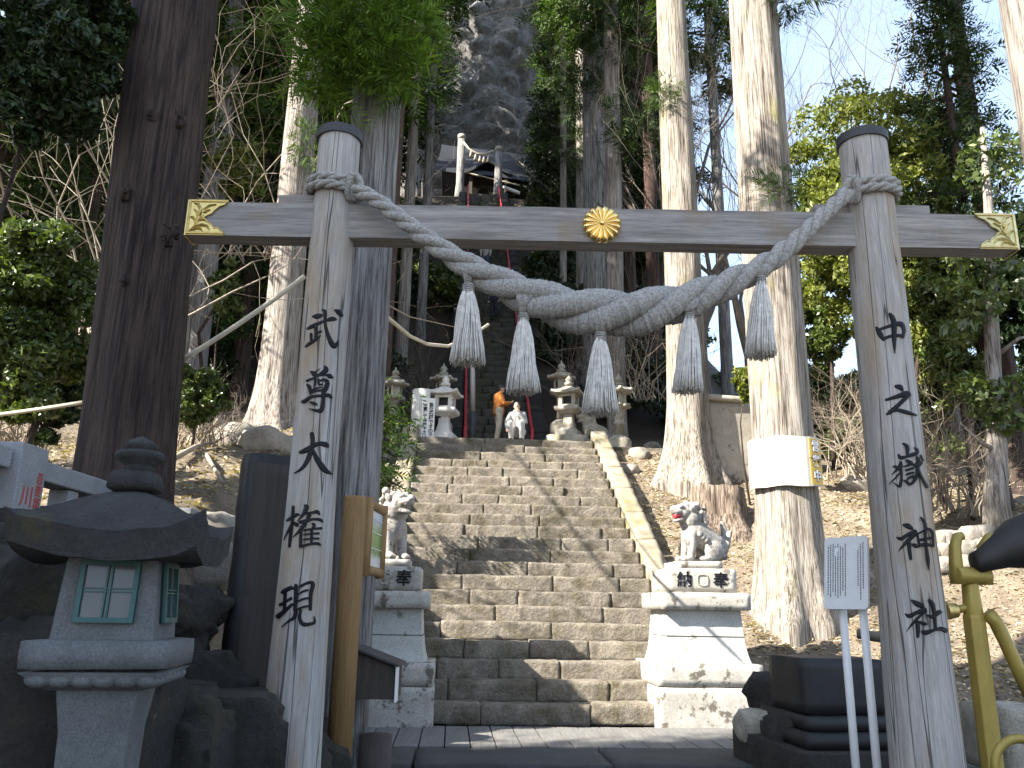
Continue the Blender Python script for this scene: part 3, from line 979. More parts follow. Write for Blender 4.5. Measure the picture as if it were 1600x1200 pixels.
# turns round each post and the knot
def twisted(mb, pts, R_, ns=3, pitch=8.0):
    ph = 0
    S = [[] for _ in range(ns)]
    for i, p in enumerate(pts):
        if i: ph += (p - pts[i - 1]).length / (R_ * pitch) * 2 * math.pi
        t = (pts[min(i + 1, len(pts) - 1)] - pts[max(i - 1, 0)]).normalized()
        u = t.orthogonal().normalized() if i == 0 else (u - t * u.dot(t)).normalized()
        v = t.cross(u)
        for s in range(ns):
            a = -(ph + s * 2 * math.pi / ns)
            S[s].append(p + (u * math.cos(a) + v * math.sin(a)) * R_ * .5)
    for s in range(ns): mb.tube(S[s], R_ * .56, 8)
for side, cx, pk in ((-1, XL, (556, 296)), (1, XR, (1326, 300))):
    k = on_post(pk[0], pk[1], side, .05)
    back = P(500, 285, GY - .1).z if side < 0 else P(1390, 290, GY - .1).z
    mb = MB()
    for turn in range(2):
        pts = []
        for i in range(73):
            a = 2 * math.pi * i / 72
            zf = k.z + .055 - turn * .062
            ang = math.atan2(k.y - GY, k.x - cx) + a
            r = post_r(side, zf) + .032
            tilt = (.06 if side < 0 else .05) * (1 - math.cos(a)) * .5
            pts.append(Vector((cx + r * math.cos(ang), GY + r * math.sin(ang), zf + tilt * .6)))
        twisted(mb, pts, .036)
    for z in (-.05, 0, .05):
        mb.tube([k + Vector((.03 * math.sin(a), -.02 + .075 * math.cos(a) * -.5, .085 * math.cos(a + z * 12))) + Vector((z * .5, -.02, 0)) for a in np.linspace(0, 2 * math.pi, 16)], .026, 8)
    mb.build('post_turns', M['straw'], rope, smooth=True)
# tassels
tas = [(732, 420, 452, 568, 57), (818, 458, 498, 613, 53), (938, 480, 528, 646, 57), (1077, 470, 494, 612, 50), (1189, 424, 440, 557, 50)]
for k, (tx, ty, ny_, by, bw) in enumerate(tas):
    rnd = random.Random(k + 40)
    i = min(range(len(pathp)), key=lambda j: abs(pathp[j].x - tx))
    Rl = axis_r[i]
    Yt = axis_pts[i].y - Rl * .35
    top = P(tx, ny_, Yt)
    bot = P(tx + rnd.uniform(-3, 1), by, Yt)
    hw_ = bw / 2 * mpp(bot)
    mb = MB()
    for j in range(330):
        a = rnd.uniform(0, 2 * math.pi)
        f = math.sqrt(rnd.random())
        cx_, cy_ = math.cos(a) * f, math.sin(a) * f
        pts = []
        L = top.z - bot.z + rnd.uniform(-.025, .012)
        wob = rnd.uniform(-.012, .012)
        for q in (0, .12, .3, .55, .8, 1.0):
            rr = hw_ * (.22 + .78 * (q ** .72)) * (1 if q < .9 else .97 + rnd.uniform(-.02, .06))
            pts.append(Vector((top.x + (bot.x - top.x) * q + cx_ * rr + wob * math.sin(q * 5), top.y + cy_ * rr * .9 + wob * math.cos(q * 4), top.z - q * L)))
        mb.tube(pts, [.0065, .0065, .0058, .0052, .0048, .0045], 4)
    t = mb.build('tassel', M['rope_thread'], rope, smooth=True)
    # binding over the strand and at the neck
    mb = MB()
    for z in np.linspace(0, .05, 4):
        mb.tube([top + Vector((math.cos(a) * hw_ * .30, math.sin(a) * hw_ * .30, .028 - z)) for a in np.linspace(0, 2 * math.pi, 14)], .008, 6)
    up_ = axis_pts[i]
    for sft in np.linspace(-.05, .05, 9):
        zc_ = up_.z - Rl * .48
        mb.tube([Vector((top.x + sft * (.35 + .65 * sstep(math.sin(a), -.9, .1)) + .02 * math.sin(a), up_.y - Rl * .12 + math.cos(a) * Rl * .66, zc_ + math.sin(a) * Rl * .60)) if math.sin(a) > -.8 else Vector((top.x + sft * .35, up_.y + math.cos(a) * Rl * .5, top.z + .02)) for a in np.linspace(-math.pi / 2, 1.5 * math.pi, 22)], .008, 6)
    mb.build('binding', M['straw'], t, smooth=True)

# ---------------------------------------------------------------- guardian dog pedestals
RZ = Matrix.Rotation(-AZ, 3, 'Z')
LX, LY = Vector((Q_.x, Q_.y, 0)), Vector((A_.x, A_.y, 0))
def pedestal(side, corner, label):
    """corner: ground point of the front corner nearest the stairs; side=+1 spreads to the right"""
    u = mpp(corner)
    W0 = 176 * u
    base = Vector(corner) + LX * (side * W0 / 2)
    t = empty('stone_pedestal', base, label, 'pedestal', 'pedestals of the two guardian dogs')
    def at(z, dx=0, dy=0): return base + LX * dx + LY * dy + Vector((0, 0, z))
    D = W0 * .92
    cy = D / 2
    h = [0, 59 * u, 95 * u, 178 * u, 206 * u, 246 * u, 258 * u]
    MB().rbox(at(h[1] / 2 - .1, 0, cy), (W0, D, h[1] + .2), .09, .008, 4, RZ, .02).build('base', M['pale_stone'], t, smooth=True)
    MB().rbox(at((h[1] + h[2]) / 2, 0, cy - .01), (W0 - .02, D - .03, h[2] - h[1] - .004), .09, .007, 4, RZ, .02).build('base_course', M['pale_stone'], t, smooth=True)
    hs = h[3] - h[2]
    mb = MB()
    lev = [(0, 1.0), (.12, .955), (.3, .915), (.55, .885), (1.0, .85)]
    wb, db = 146 * u, D * .84
    V, F = [], []
    for f, sc in lev:
        for sx, sy in ((-1, -1), (1, -1), (1, 1), (-1, 1)):
            V.append(tuple(at(h[2] + hs * f, sx * wb / 2 * sc, cy + sy * db / 2 * sc)))
    for i in range(len(lev) - 1):
        for k in range(4): F.append((i * 4 + k, i * 4 + (k + 1) % 4, i * 4 + 4 + (k + 1) % 4, i * 4 + 4 + k))
    F.append((0, 3, 2, 1)); F.append(tuple(len(V) - 4 + k for k in range(4)))
    mb.add(V, F)
    sh = mb.build('flared_shaft', M['smooth_stone'], t, bevel=.008)
    mb = MB()
    for zf in (.5,):
        mb.box(at(h[2] + hs * zf, 0, cy), (wb * .90 + .004, db * .90 + .004, .008), RZ)
    MB().join(mb).build('joint_line', M['dark_rock'], sh)
    MB().rbox(at((h[3] + h[4]) / 2, 0, cy), (150 * u, D * .92, h[4] - h[3]), .08, .006, 5, RZ, .015).build('cap_slab', M['pale_stone'], t, smooth=True)
    bw, bd = 118 * u, D * .72
    bl_ = MB().rbox(at((h[4] + h[5]) / 2, 0, cy), (bw, bd, h[5] - h[4] - .004), .08, .006, 5, RZ, .03).build('dedication_block', M['pale_stone'], t, smooth=True)
    fz = (h[4] + h[5]) / 2 - .01
    for ch, dx in (('納', -.26), ('奉', .26)):
        m_ = text_mb(ch, .225, .006, .004)
        m_.xf(frame(at(fz, dx * bw, cy - bd / 2 - .004), LX, Vector((0, 0, 1))))
        m_.build('lettering', M['letter_black'], bl_)
    mb = MB()
    ring = []
    for a in np.linspace(0, 2 * math.pi, 41):
        k = 1 / max(abs(math.cos(a)), abs(math.sin(a))) * .5 + .5
        ring.append(at(fz + .01 + .075 * min(k, 1.18) * math.sin(a), .075 * min(k, 1.18) * math.cos(a), cy - bd / 2 - .004))
    mb.tube(ring, .009, 6)
    mb.build('emblem_ring', M['old_stone'], bl_)
    MB().rbox(at((h[5] + h[6]) / 2, 0, cy), (78 * u, bd * .8, h[6] - h[5]), .08, .006, 5, RZ, .012).build('plinth', M['pale_stone'], t, smooth=True)
    return at(h[6], 0, cy), u
c_r = PZ(1028, 1136, -.0)
c_l = PZ(676, 1136, -.0)
top_r, u_r = pedestal(1, c_r, 'pale two tier stone pedestal right of the stairs, fully sunlit')
top_l, u_l = pedestal(-1, c_l, 'stone pedestal left of the stairs, shaded below and partly behind the notice board')

def guardian_dog(loc, face, s, label, red, turn=0.0, crouch=False, mat='statue_stone', name='guardian_dog', vox=.012):
    """seated lion dog; face = heading of the body (radians, 0 = +x); turn = head turned further"""
    t = empty(name, loc, label, 'stone dog')
    Mx = Matrix.Translation(loc) @ Matrix.Rotation(face, 4, 'Z') @ Matrix.Diagonal((s, s, s, 1))
    mb = MB()
    rnd = random.Random(3)
    k = -.10 if crouch else 0
    mb.ell((-.28, 0, .21), (.19, .165, .205), n=16)
    for y in (-1, 1):
        mb.ell((-.18, y * .135, .17), (.17, .075, .165), n=14)
        mb.ell((-.03, y * .15, .045), (.12, .06, .048), n=10)
        mb.cap((.15, y * .10, .42 + k), (.20, y * .105, .06), .078, .058)
        mb.ell((.24, y * .105, .045), (.095, .068, .046), n=10)
        for j in range(3): mb.ell((.315, y * .105 + (j - 1) * .036, .035), (.03, .018, .026), n=8)
    mb.cap((-.27, 0, .27), (.08, 0, .45 + k), .165, .185, 14)
    mb.ell((.12, 0, .44 + k), (.16, .17, .21), n=16)
    # head group
    hd = MB()
    hd.ell((.15, 0, .64), (.17, .185, .19), n=16)
    hd.ell((.27, 0, .73), (.145, .14, .135), n=16)
    hd.ell((.39, 0, .735), (.105, .105, .058), n=12)
    hd.ell((.36, 0, .615), (.10, .09, .036), rot=Matrix.Rotation(.25, 3, 'Y'), n=12)
    hd.ell((.475, 0, .765), (.04, .055, .036), n=10)
    for y in (-1, 1):
        hd.ell((.37, y * .075, .805), (.055, .05, .036), n=10)
        hd.ell((.405, y * .066, .775), (.024, .024, .02), n=8)
        hd.ell((.19, y * .155, .78), (.06, .035, .075), rot=Matrix.Rotation(y * -.5, 3, 'X'), n=10)
        hd.ell((.44, y * .05, .70), (.025, .02, .03), n=8)
    for i in range(40):
        a = rnd.uniform(-2.3, 2.3)
        z = rnd.uniform(.45, .90)
        r = .215 + .03 * rnd.random()
        th = math.pi + a * .62
        hd.ell((.14 + r * math.cos(th) * (.9 if z < .8 else .6), r * 1.02 * math.sin(th) * (.95 if z < .8 else .6), z), rnd.uniform(.034, .055), n=8)
    for i in range(9):
        y = rnd.uniform(-.13, .13)
        hd.ell((.22 + rnd.uniform(-.05, .06), y, .865 - abs(y) * .3), .045, n=8)
    H_ = Matrix.Translation((.15, 0, k)) @ Matrix.Rotation(turn, 4, 'Z') @ Matrix.Translation((-.15, 0, 0))
    mb.join(hd, H_)
    # shoulder curls and tail
    for y in (-1, 1):
        for i in range(3):
            mb.ell((.07 - i * .05, y * .17, .40 - i * .04 + k), .04, n=8)
        for i in range(3):
            mb.ell((-.36 + i * .06, y * .12, .08 + i * .03), .045, n=8)
    if not crouch:
        mb.cap((-.42, 0, .2), (-.46, 0, .40), .07, .075)
        mb.cap((-.46, 0, .40), (-.40, 0, .60), .075, .035)
        for y in (-.06, .06): mb.cap((-.44, y, .26), (-.48, y * 1.5, .46), .05, .03)
    else:
        mb.cap((-.42, 0, .2), (-.5, .05, .12), .07, .05)
    mb.xf(Mx)
    b = mb.build('body', M[mat], t, smooth=True, remesh=vox * s)
    if red:
        m_ = MB().ell((.375, 0, .672), (.09, .083, .036), n=12)
        m_.join(MB().ell((.42, 0, .645), (.05, .05, .014), n=8))
        m_.xf(Mx @ H_)
        m_.build('open_mouth', M['red_paint'], t, smooth=True)
    return t
guardian_dog(top_r + LY * -.05 + LX * .10, math.radians(196), .98, 'pale stone guardian dog with open red mouth on the right pedestal', True, turn=.25)
guardian_dog(top_l + LY * .0 + LX * -.02, math.radians(-52), 1.08, 'pale stone guardian dog with closed mouth on the left pedestal', False, turn=.10)

# ---------------------------------------------------------------- landing: stone lanterns
def round_lantern(name, loc, h, label, mat, rz=0, plinth=.3):
    t = empty(name, loc, label, 'stone lantern', 'old stone lanterns around the landing')
    k = h / 1.75
    def B(mb, nm, par=t, m=mat, sm=True): return mb.xf(Matrix.Translation(loc) @ Matrix.Rotation(rz, 4, 'Z') @ Matrix.Diagonal((k, k, k, 1))).build(nm, M[m], par, smooth=sm)
    B(MB().lathe([(.30, -plinth - .5), (.30, .0), (.27, .06), (.19, .12), (.16, .14)], n=12, wob=.015), 'base')
    B(MB().lathe([(.125, .13), (.12, .40), (.155, .42), (.155, .47), (.12, .49), (.125, .78), (.15, .80)], n=14, wob=.008), 'shaft')
    mb = MB().lathe([(.14, .79), (.22, .84), (.30, .90), (.31, .95), (.20, .96)], n=6, wob=.01)
    for i in range(6):
        a = math.pi / 3 * i + .5
        mb.ell((.25 * math.cos(a), .25 * math.sin(a), .885), (.06, .06, .05), n=8)
    B(mb, 'platform', sm=False)
    mb = MB()
    for i in range(6):
        a = math.pi / 3 * i
        mb.cap((.17 * math.cos(a), .17 * math.sin(a), .95), (.17 * math.cos(a), .17 * math.sin(a), 1.22), .035, .035, 6)
    for i in range(0, 6, 2):
        a = math.pi / 3 * (i + .5)
        mb.box((.145 * math.cos(a), .145 * math.sin(a), 1.085), (.03, .17, .28), Matrix.Rotation(a, 3, 'Z'))
    mb.lathe([(.17, .955), (.17, .99)], n=6)
    mb.lathe([(.17, 1.19), (.17, 1.225)], n=6)
    fb = B(mb, 'firebox', sm=False)
    B(MB().lathe([(.10, .985), (.10, 1.195)], n=6), 'dark_opening', fb, 'bronze_dark', False)
    # mushroom roof with six curled corners
    mb = MB().lathe([(.10, 1.215), (.30, 1.24), (.345, 1.27), (.335, 1.31), (.24, 1.36), (.13, 1.43), (.09, 1.45)], n=24, wob=.012)
    for i in range(6):
        a = math.pi / 3 * i
        mb.ell((.335 * math.cos(a), .335 * math.sin(a), 1.315), (.06, .06, .055), n=8)
        mb.cap((.2 * math.cos(a), .2 * math.sin(a), 1.385), (.32 * math.cos(a), .32 * math.sin(a), 1.31), .03, .035, 6)
    B(mb, 'roof')
    B(MB().lathe([(.10, 1.44), (.135, 1.47), (.13, 1.50), (.07, 1.52), (.06, 1.54), (.10, 1.58), (.105, 1.62), (.07, 1.67), (.03, 1.70), (.02, 1.76), (.004, 1.78)], n=14, wob=.006), 'finial')
    return t
def square_lantern(name, loc, h, label, mat, rz=0, rock='old_stone', cone=True):
    t = empty(name, loc, label, 'stone lantern', 'old stone lanterns around the landing')
    k = h / 1.5
    q = math.pi / 4
    r2 = math.sqrt(2)
    def B(mb, nm, par=t, m=mat, sm=False, bev=.01): return mb.xf(Matrix.Translation(loc) @ Matrix.Rotation(rz, 4, 'Z') @ Matrix.Diagonal((k, k, k, 1))).build(nm, M[m], par, smooth=sm, bevel=bev)
    B(MB().rbox((0, 0, -.16), (.95, .75, .34), .1, .04, 3, None, .08), 'rock_base', m=rock, sm=True, bev=0)
    B(MB().lathe([(.26 * r2, -.02), (.26 * r2, .15)], n=4, rot0=q), 'foot')
    B(MB().lathe([(.20 * r2, .145), (.155 * r2, .22), (.115 * r2, .38), (.105 * r2, .56)], n=4, rot0=q), 'flared_post')
    B(MB().lathe([(.15 * r2, .555), (.27 * r2, .63), (.285 * r2, .66), (.285 * r2, .72), (.2 * r2, .725)], n=4, rot0=q), 'platform')
    mb = MB()
    for sx in (-1, 1):
        for sy in (-1, 1):
            mb.box((sx * .155, sy * .155, .875), (.09, .09, .31))
    for s_ in (-1, 1):
        for zz in (.75, 1.0):
            mb.box((0, s_ * .157, zz), (.225, .08, .055)); mb.box((s_ * .157, 0, zz), (.08, .225, .055))
    fb = B(mb, 'firebox')
    B(MB().box((0, 0, .875), (.2, .2, .27)), 'dark_opening', fb, 'bronze_dark', bev=0)
    # curved hip roof
    mb = MB()
    n = 9
    V, F = [], []
    for lay, off in ((0, 0.0), (1, -.05)):
        for i in range(n):
            for j in range(n):
                u_, v_ = i / (n - 1) * 2 - 1, j / (n - 1) * 2 - 1
                m_ = max(abs(u_), abs(v_))
                z = 1.08 + .22 * (1 - m_) ** 1.25 + .055 * (abs(u_) * abs(v_)) ** 2.5
                if lay: z = 1.035 + .045 * (abs(u_) * abs(v_)) ** 2.5
                V.append((u_ * .345, v_ * .345, z))
    for i in range(n - 1):
        for j in range(n - 1):
            a = i * n + j
            F.append((a, a + n, a + n + 1, a + 1))
            b_ = n * n + a
            F.append((b_, b_ + 1, b_ + n + 1, b_ + n))
    ring = [i * n for i in range(n)] + [(n - 1) * n + j for j in range(1, n)] + [i * n + n - 1 for i in range(n - 2, -1, -1)] + [j for j in range(n - 2, 0, -1)]
    for a, b_ in zip(ring, ring[1:] + ring[:1]): F.append((a, b_, b_ + n * n, a + n * n))
    mb.add(V, F)
    B(mb, 'roof', bev=0)
    B(MB().lathe([(.10, 1.27), (.11, 1.33), (.06, 1.345), (.075, 1.38), (.085, 1.42), (.05, 1.47), (.008, 1.52)], n=12), 'finial', sm=True, bev=0)
    return t
def stand(px, py, Y):
    return P(px, py, Y)
def lant(fn, px, ytop, ybase, Y, label, mat, rz=0, **k):
    b = P(px, ybase, Y)
    h = P(px, ytop, Y).z - b.z
    return fn('stone_lantern', b, h, label, mat, rz, **k)
lant(round_lantern, 613, 575, 675, 22.2, 'weathered round stone lantern left of the sign post, at the far left of the landing', 'old_stone', .3)
lant(square_lantern, 693, 588, 690, 21.9, 'clean white square stone lantern on a rock just right of the sign board', 'white_stone', -.15)
lant(round_lantern, 690, 569, 665, 23.6, 'weathered round stone lantern rising behind the white square lantern', 'old_stone', .1)
lant(square_lantern, 889, 588, 684, 22.0, 'weathered square stone lantern on a lichen spotted rock right of the red handrail', 'old_stone', -.35)
lant(round_lantern, 877, 565, 665, 23.6, 'weathered round stone lantern rising behind the grey square lantern', 'old_stone', .1)
lant(round_lantern, 968, 585, 690, 22.0, 'weathered round stone lantern right of the crouching stone dog, beside the tall trunk', 'old_stone', .5)
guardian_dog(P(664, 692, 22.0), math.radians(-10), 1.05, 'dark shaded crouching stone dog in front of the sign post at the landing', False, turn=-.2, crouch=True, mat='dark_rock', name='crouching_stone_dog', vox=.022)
guardian_dog(P(925, 690, 22.2), math.radians(192), 1.02, 'spotted grey crouching stone dog at the right end of the landing', False, turn=.35, crouch=True, mat='old_stone', name='crouching_stone_dog', vox=.022)
# sign post and board
b = P(655, 692, 21.6)
tp = P(655, 610, 21.6)
sp = empty('stone_sign_post', b, 'pale round cut post standing behind the white warning board', 'post')
MB().lathe([(.245, -.4), (.25, .4), (.245, tp.z - b.z - .01), (.235, tp.z - b.z)], b, 20, wob=.008).build('shaft', M['white_stone'], sp, smooth=True)
MB().lathe([(.236, 0), (.15, .015)], (b.x, b.y, tp.z), 20, wob=.01).build('cut_top', M['twig'], sp)
b = P(667, 692, 21.25)
tp = P(667, 622, 21.25)
hh = tp.z - b.z
sb = empty('warning_board', b, 'white board with black vertical writing leaning at the top of the stairs', 'sign')
ry = Matrix.Rotation(.25, 3, 'Z')
cb = b + Vector((0, 0, hh / 2))
MB().box(cb, (.34, .03, hh), ry).build('board', M['paper'], sb, bevel=.004)
ux = ry @ Vector((1, 0, 0)); fn_ = ry @ Vector((0, -1, 0))
for txt, dx, dz, sz in (('急\nな\n石\n段\nで\nす\nの\nで', .075, .0, .135), ('注\n意\nし\nて\n参\n拝\n下\nさ\nい', -.085, -.03, .12)):
    m_ = text_mb(txt, sz, .002, .003, line=.86)
    m_.xf(frame(cb + ux * dx + fn_ * .017 + Vector((0, 0, dz)), ux, (0, 0, 1)))
    m_.build('lettering', M['letter_black'], sb)
# handrails of the upper stairs, poles
def rail(q, label, t_end):
    r = empty('red_handrail', W(LAND, q, HTOP), label, 'handrail')
    pts = [W(LAND - .3, q, HTOP), W(LAND - .3, q, HTOP + 1.0)]
    for i in range(9):
        t = LAND + (t_end - LAND) * i / 8
        pts.append(W(t, q, HTOP + (t - LAND) * M2 + 1.12))
    MB().tube(pts[:2], .055, 8).build('end_post', M['red_paint'], r, smooth=True)
    MB().tube(pts[1:], .045, 8).build('top_rail', M['red_paint'], r, smooth=True)
    for i in range(1, 9):
        t = LAND + (t_end - LAND) * i / 8
        z = HTOP + (t - LAND) * M2
        MB().tube([W(t, q, z - .2), W(t, q, z + 1.12)], .04, 6).build('rail_post', M['red_paint'], r, smooth=True)
rail(-1.0, 'red painted handrail along the left edge of the upper stairs', LTOP - 1)
rail(.95, 'red painted handrail along the right edge of the upper stairs', LTOP - 1)
b = P(738, 690, 23.0)
gp = empty('grey_pole', b, 'slim grey pole with a dark sleeve standing beside the left red handrail', 'pole')
MB().tube([b + Vector((0, 0, .8)), P(738, 545, 23.0)], .07, 10).build('shaft', M['grey_pole'], gp, smooth=True)
MB().tube([b - Vector((0, 0, .3)), b + Vector((0, 0, .85))], .10, 10).build('dark_sleeve', M['dark_metal'], gp, smooth=True)

# ---------------------------------------------------------------- retaining wall and rubble on the right
a, b = P(1098, 735, 19.8), P(1235, 740, 20.2)
dx = (b - a).xy
ang = math.atan2(dx.y, dx.x)
L = dx.length
ztop = P(1150, 632, 20.0).z
rw = empty('concrete_retaining_wall', a, 'stained pale concrete retaining wall behind the two tall trunks right of the stairs', 'wall')
mid = (a + b) / 2
MB().rbox((mid.x, mid.y, ztop - 1.3), (L, .4, 2.6), .15, .012, 2, Matrix.Rotation(ang, 3, 'Z'), .02).build('wall', M['concrete'], rw, smooth=True)
MB().rbox((a.x + .5, a.y + .02, ztop + .06), (1.1, .5, .14), .1, .01, 3, Matrix.Rotation(ang, 3, 'Z'), .02).build('coping', M['concrete'], rw, smooth=True)
def boulder(mb, c, r, seed, sq=(1, .9, .7), amp=.3, n=18):
    m_ = MB().ell((0, 0, 0), 1.0, n=n)
    V = m_.V[0]
    for i in range(len(V)):
        d = Vector(V[i])
        f = 1 + amp * noise.noise(d * 1.1 + Vector((seed, 0, 0))) + amp * .5 * noise.noise(d * 2.6 + Vector((0, seed, 0))) + amp * .28 * noise.noise(d * 6 + Vector((0, seed, 1))) + amp * .14 * noise.noise(d * 15 + Vector((0, seed, 1)))
        q = d * f
        q = Vector((max(-.8, min(.8, q.x)), max(-.8, min(.8, q.y)), max(-.8, min(.8, q.z))))
        V[i] = (q.x * r * sq[0] * 1.2, q.y * r * sq[1] * 1.2, q.z * r * sq[2] * 1.2)
    m_.V[0] = V
    m_.xf(Matrix.Translation(c) @ Matrix.Rotation(seed * 2.1, 4, 'Z'))
    mb.join(m_)
rwl = MB()
rnd = random.Random(5)
p0, p1 = hit(1462, 892), hit(1560, 880)
for row in range(3):
    for i in range(9):
        f = (i + rnd.uniform(.2, .8)) / 9
        c = p0.lerp(p1, f) + Vector((0, row * .12, .08 + row * .24))
        boulder(rwl, c, rnd.uniform(.15, .22), rnd.uniform(0, 50), (1.1, .9, .75))
tag(rwl.build('rubble_wall', M['litter_rock'], smooth=True), 'low dry wall of pale rough stones on the sunny slope right of the gate', 'wall')

# ---------------------------------------------------------------- stump
sp_ = hit(1130, 828)
su = mpp(sp_)
mb = MB()
n = 44
V, F = [], []
prof = [(-.4, 1.5), (0, 1.25), (.12, 1.12), (.35, 1.0), (.7, .95), (1.0, .92)]
hs = 70 * su
for i, (f, k) in enumerate(prof):
    for j in range(n):
        a = 2 * math.pi * j / n
        rb = 1 + .13 * math.sin(5 * a + 1) * (1.25 - f) + .07 * noise.noise(Vector((math.cos(a) * 3, math.sin(a) * 3, f)))
        r = 45 * su * k * rb
        zz = hs * f + (.10 * noise.noise(Vector((math.cos(a) * 2, math.sin(a) * 2, 5))) if i == len(prof) - 1 else 0)
        V.append((sp_.x + r * math.cos(a), sp_.y + .3 + r * math.sin(a) * .9, sp_.z + zz))
for i in range(len(prof) - 1):
    for j in range(n): F.append((i * n + j, i * n + (j + 1) % n, (i + 1) * n + (j + 1) % n, (i + 1) * n + j))
F.append(tuple((len(prof) - 1) * n + j for j in range(n)))
tag(mb.add(V, F).build('tree_stump', M['stump_wood'], smooth=True), 'ragged cut tree stump behind the right guardian dog', 'stump')

# ---------------------------------------------------------------- people
M['skin'] = flat_mat('skin', (.50, .32, .24), .6, 0, .05)
M['hair'] = flat_mat('hair', (.02, .018, .016), .5)
M['orange_cloth'] = flat_mat('orange_cloth', (.48, .17, .035), .85, 0, .12, 14, .2)
M['khaki_cloth'] = flat_mat('khaki_cloth', (.40, .36, .27), .9, 0, .12, 14, .2)
M['grey_cloth'] = flat_mat('grey_cloth', (.33, .33, .33), .9, 0, .12, 14, .2)
M['white_cloth'] = flat_mat('white_cloth', (.68, .67, .65), .9, 0, .05)
M['cream_cloth'] = flat_mat('cream_cloth', (.52, .49, .43), .9, 0, .08)
M['denim'] = flat_mat('denim', (.06, .09, .17), .9, 0, .15)
M['navy_cloth'] = flat_mat('navy_cloth', (.02, .025, .04), .9, 0, .15)
def person(loc, heading, J, label, top, legs, head_turn=0.0, hair='short', strap=False, phone=False, hat=None, scarf=None):
    """J: joints in local metres (x right, y forward, z up)"""
    t = empty('person', loc, label, 'person')
    Mx = Matrix.Translation(loc) @ Matrix.Rotation(heading, 4, 'Z')
    j = {k: Vector(v) for k, v in J.items()}
    def hand(mb, el, wr, curl):
        d = (wr - el).normalized()
        s = d.cross(Vector((0, 0, 1))); s = s.normalized() if s.length > .1 else Vector((1, 0, 0))
        n_ = s.cross(d)
        pc = wr + d * .055
        mb.ell(pc, .034, n=8)
        mb.cap(wr, wr + d * .075, .026, .032, 8)
        for i, l in enumerate((.062, .072, .068, .052)):
            b0 = wr + d * .085 + s * ((i - 1.5) * .021)
            b1 = b0 + (d * math.cos(curl * .6) + n_ * math.sin(curl * .6)) * l * .55
            b2 = b1 + (d * math.cos(curl * 1.4) + n_ * math.sin(curl * 1.4)) * l * .5
            mb.cap(b0, b1, .0105, .010, 6); mb.cap(b1, b2, .010, .008, 6)
        b0 = wr + d * .03 - s * .03
        b1 = b0 + (d * .7 - s * .6 + n_ * .3).normalized() * .045
        mb.cap(b0, b1, .013, .011, 6); mb.cap(b1, b1 + (d + n_ * .4).normalized() * .03, .011, .009, 6)
    bd = MB()
    hips = (j['hl'] + j['hr']) / 2
    sh = (j['sl'] + j['sr']) / 2
    bd.cap(hips, hips.lerp(sh, .5), .13, .115, 12); bd.cap(hips.lerp(sh, .5), sh - Vector((0, 0, .06)), .115, .13, 12)
    bd.cap(j['sl'], j['sr'], .055, .055)
    bd.cap(sh, j['head'] - Vector((0, 0, .05)), .055, .05)
    for s in 'lr':
        bd.cap(j['s' + s], j['e' + s], .05, .038); bd.cap(j['e' + s], j['w' + s], .038, .026)
        bd.cap(j['h' + s], j['k' + s], .082, .055); bd.cap(j['k' + s], j['a' + s], .055, .036)
        f = Vector((0, .16, -.045))
        bd.cap(j['a' + s] + Vector((0, 0, -.05)), j['a' + s] + f + Vector((0, 0, -.01)), .038, .03, 8)
        hand(bd, j['e' + s], j['w' + s], .7)
    Hm = Matrix.Translation(j['head']) @ Matrix.Rotation(head_turn, 4, 'Z') @ Matrix.Rotation(J.get('nod', (0, 0, 0))[0], 4, 'X')
    hd = MB()
    hd.ell((0, 0, .02), (.076, .092, .105), n=16)
    hd.ell((0, .035, -.05), (.055, .06, .06), n=12)
    hd.ell((0, .098, -.012), (.014, .022, .024), n=8)
    hd.ell((0, .083, -.052), (.026, .014, .008), n=8)
    hd.ell((0, .080, -.064), (.022, .014, .008), n=8)
    for s in (-1, 1):
        hd.ell((s * .078, -.002, -.005), (.012, .022, .032), n=8)
        hd.ell((s * .032, .080, .022), (.02, .012, .008), n=8)
    bd.join(hd, Hm)
    bd.xf(Mx)
    body = bd.build('body', M['skin'], t, smooth=True, remesh=.0085)
    ey = MB()
    for s in (-1, 1): ey.ell((s * .030, .084, .006), (.011, .007, .007), n=8)
    ey.xf(Mx @ Hm); ey.build('eyes', M['hair'], t)
    hr = MB()
    hr.ell((0, -.018, .045), (.086, .094, .095), n=16)
    hr.ell((0, -.045, -.01), (.080, .07, .085), n=14)
    if hair == 'long': hr.cap((0, -.07, -.02), (0, -.075, -.15), .065, .05)
    hr.xf(Mx @ Hm); hr.build('hair', M['hair'], t, smooth=True, remesh=.010)
    if hat:
        h_ = MB().ell((0, -.012, .075), (.095, .105, .07), n=16)
        h_.ell((0, .09, .062), (.07, .07, .012), n=12)
        h_.xf(Mx @ Hm); h_.build('cap', M[hat], t, smooth=True, remesh=.010)
    jk = MB()
    jk.cap(hips + Vector((0, 0, .0)), hips.lerp(sh, .5), .165, .15, 14); jk.cap(hips.lerp(sh, .5), sh - Vector((0, 0, .07)), .15, .152, 14)
    jk.cap(j['sl'], j['sr'], .078, .078); jk.ell(sh + Vector((0, 0, .035)), (.08, .08, .05))
    for s in 'lr':
        jk.cap(j['s' + s], j['e' + s], .073, .06); jk.cap(j['e' + s], j['e' + s].lerp(j['w' + s], .95), .06, .046)
    jk.xf(Mx); jk.build('jacket', M[top], t, smooth=True, remesh=.013)
    tr = MB()
    tr.cap(j['hl'], j['hr'], .125, .125, 12)
    for s in 'lr':
        tr.cap(j['h' + s], j['k' + s], .105, .082); tr.cap(j['k' + s], j['a' + s], .082, .068)
    tr.xf(Mx); tr.build('trousers', M[legs], t, smooth=True, remesh=.013)
    so = MB()
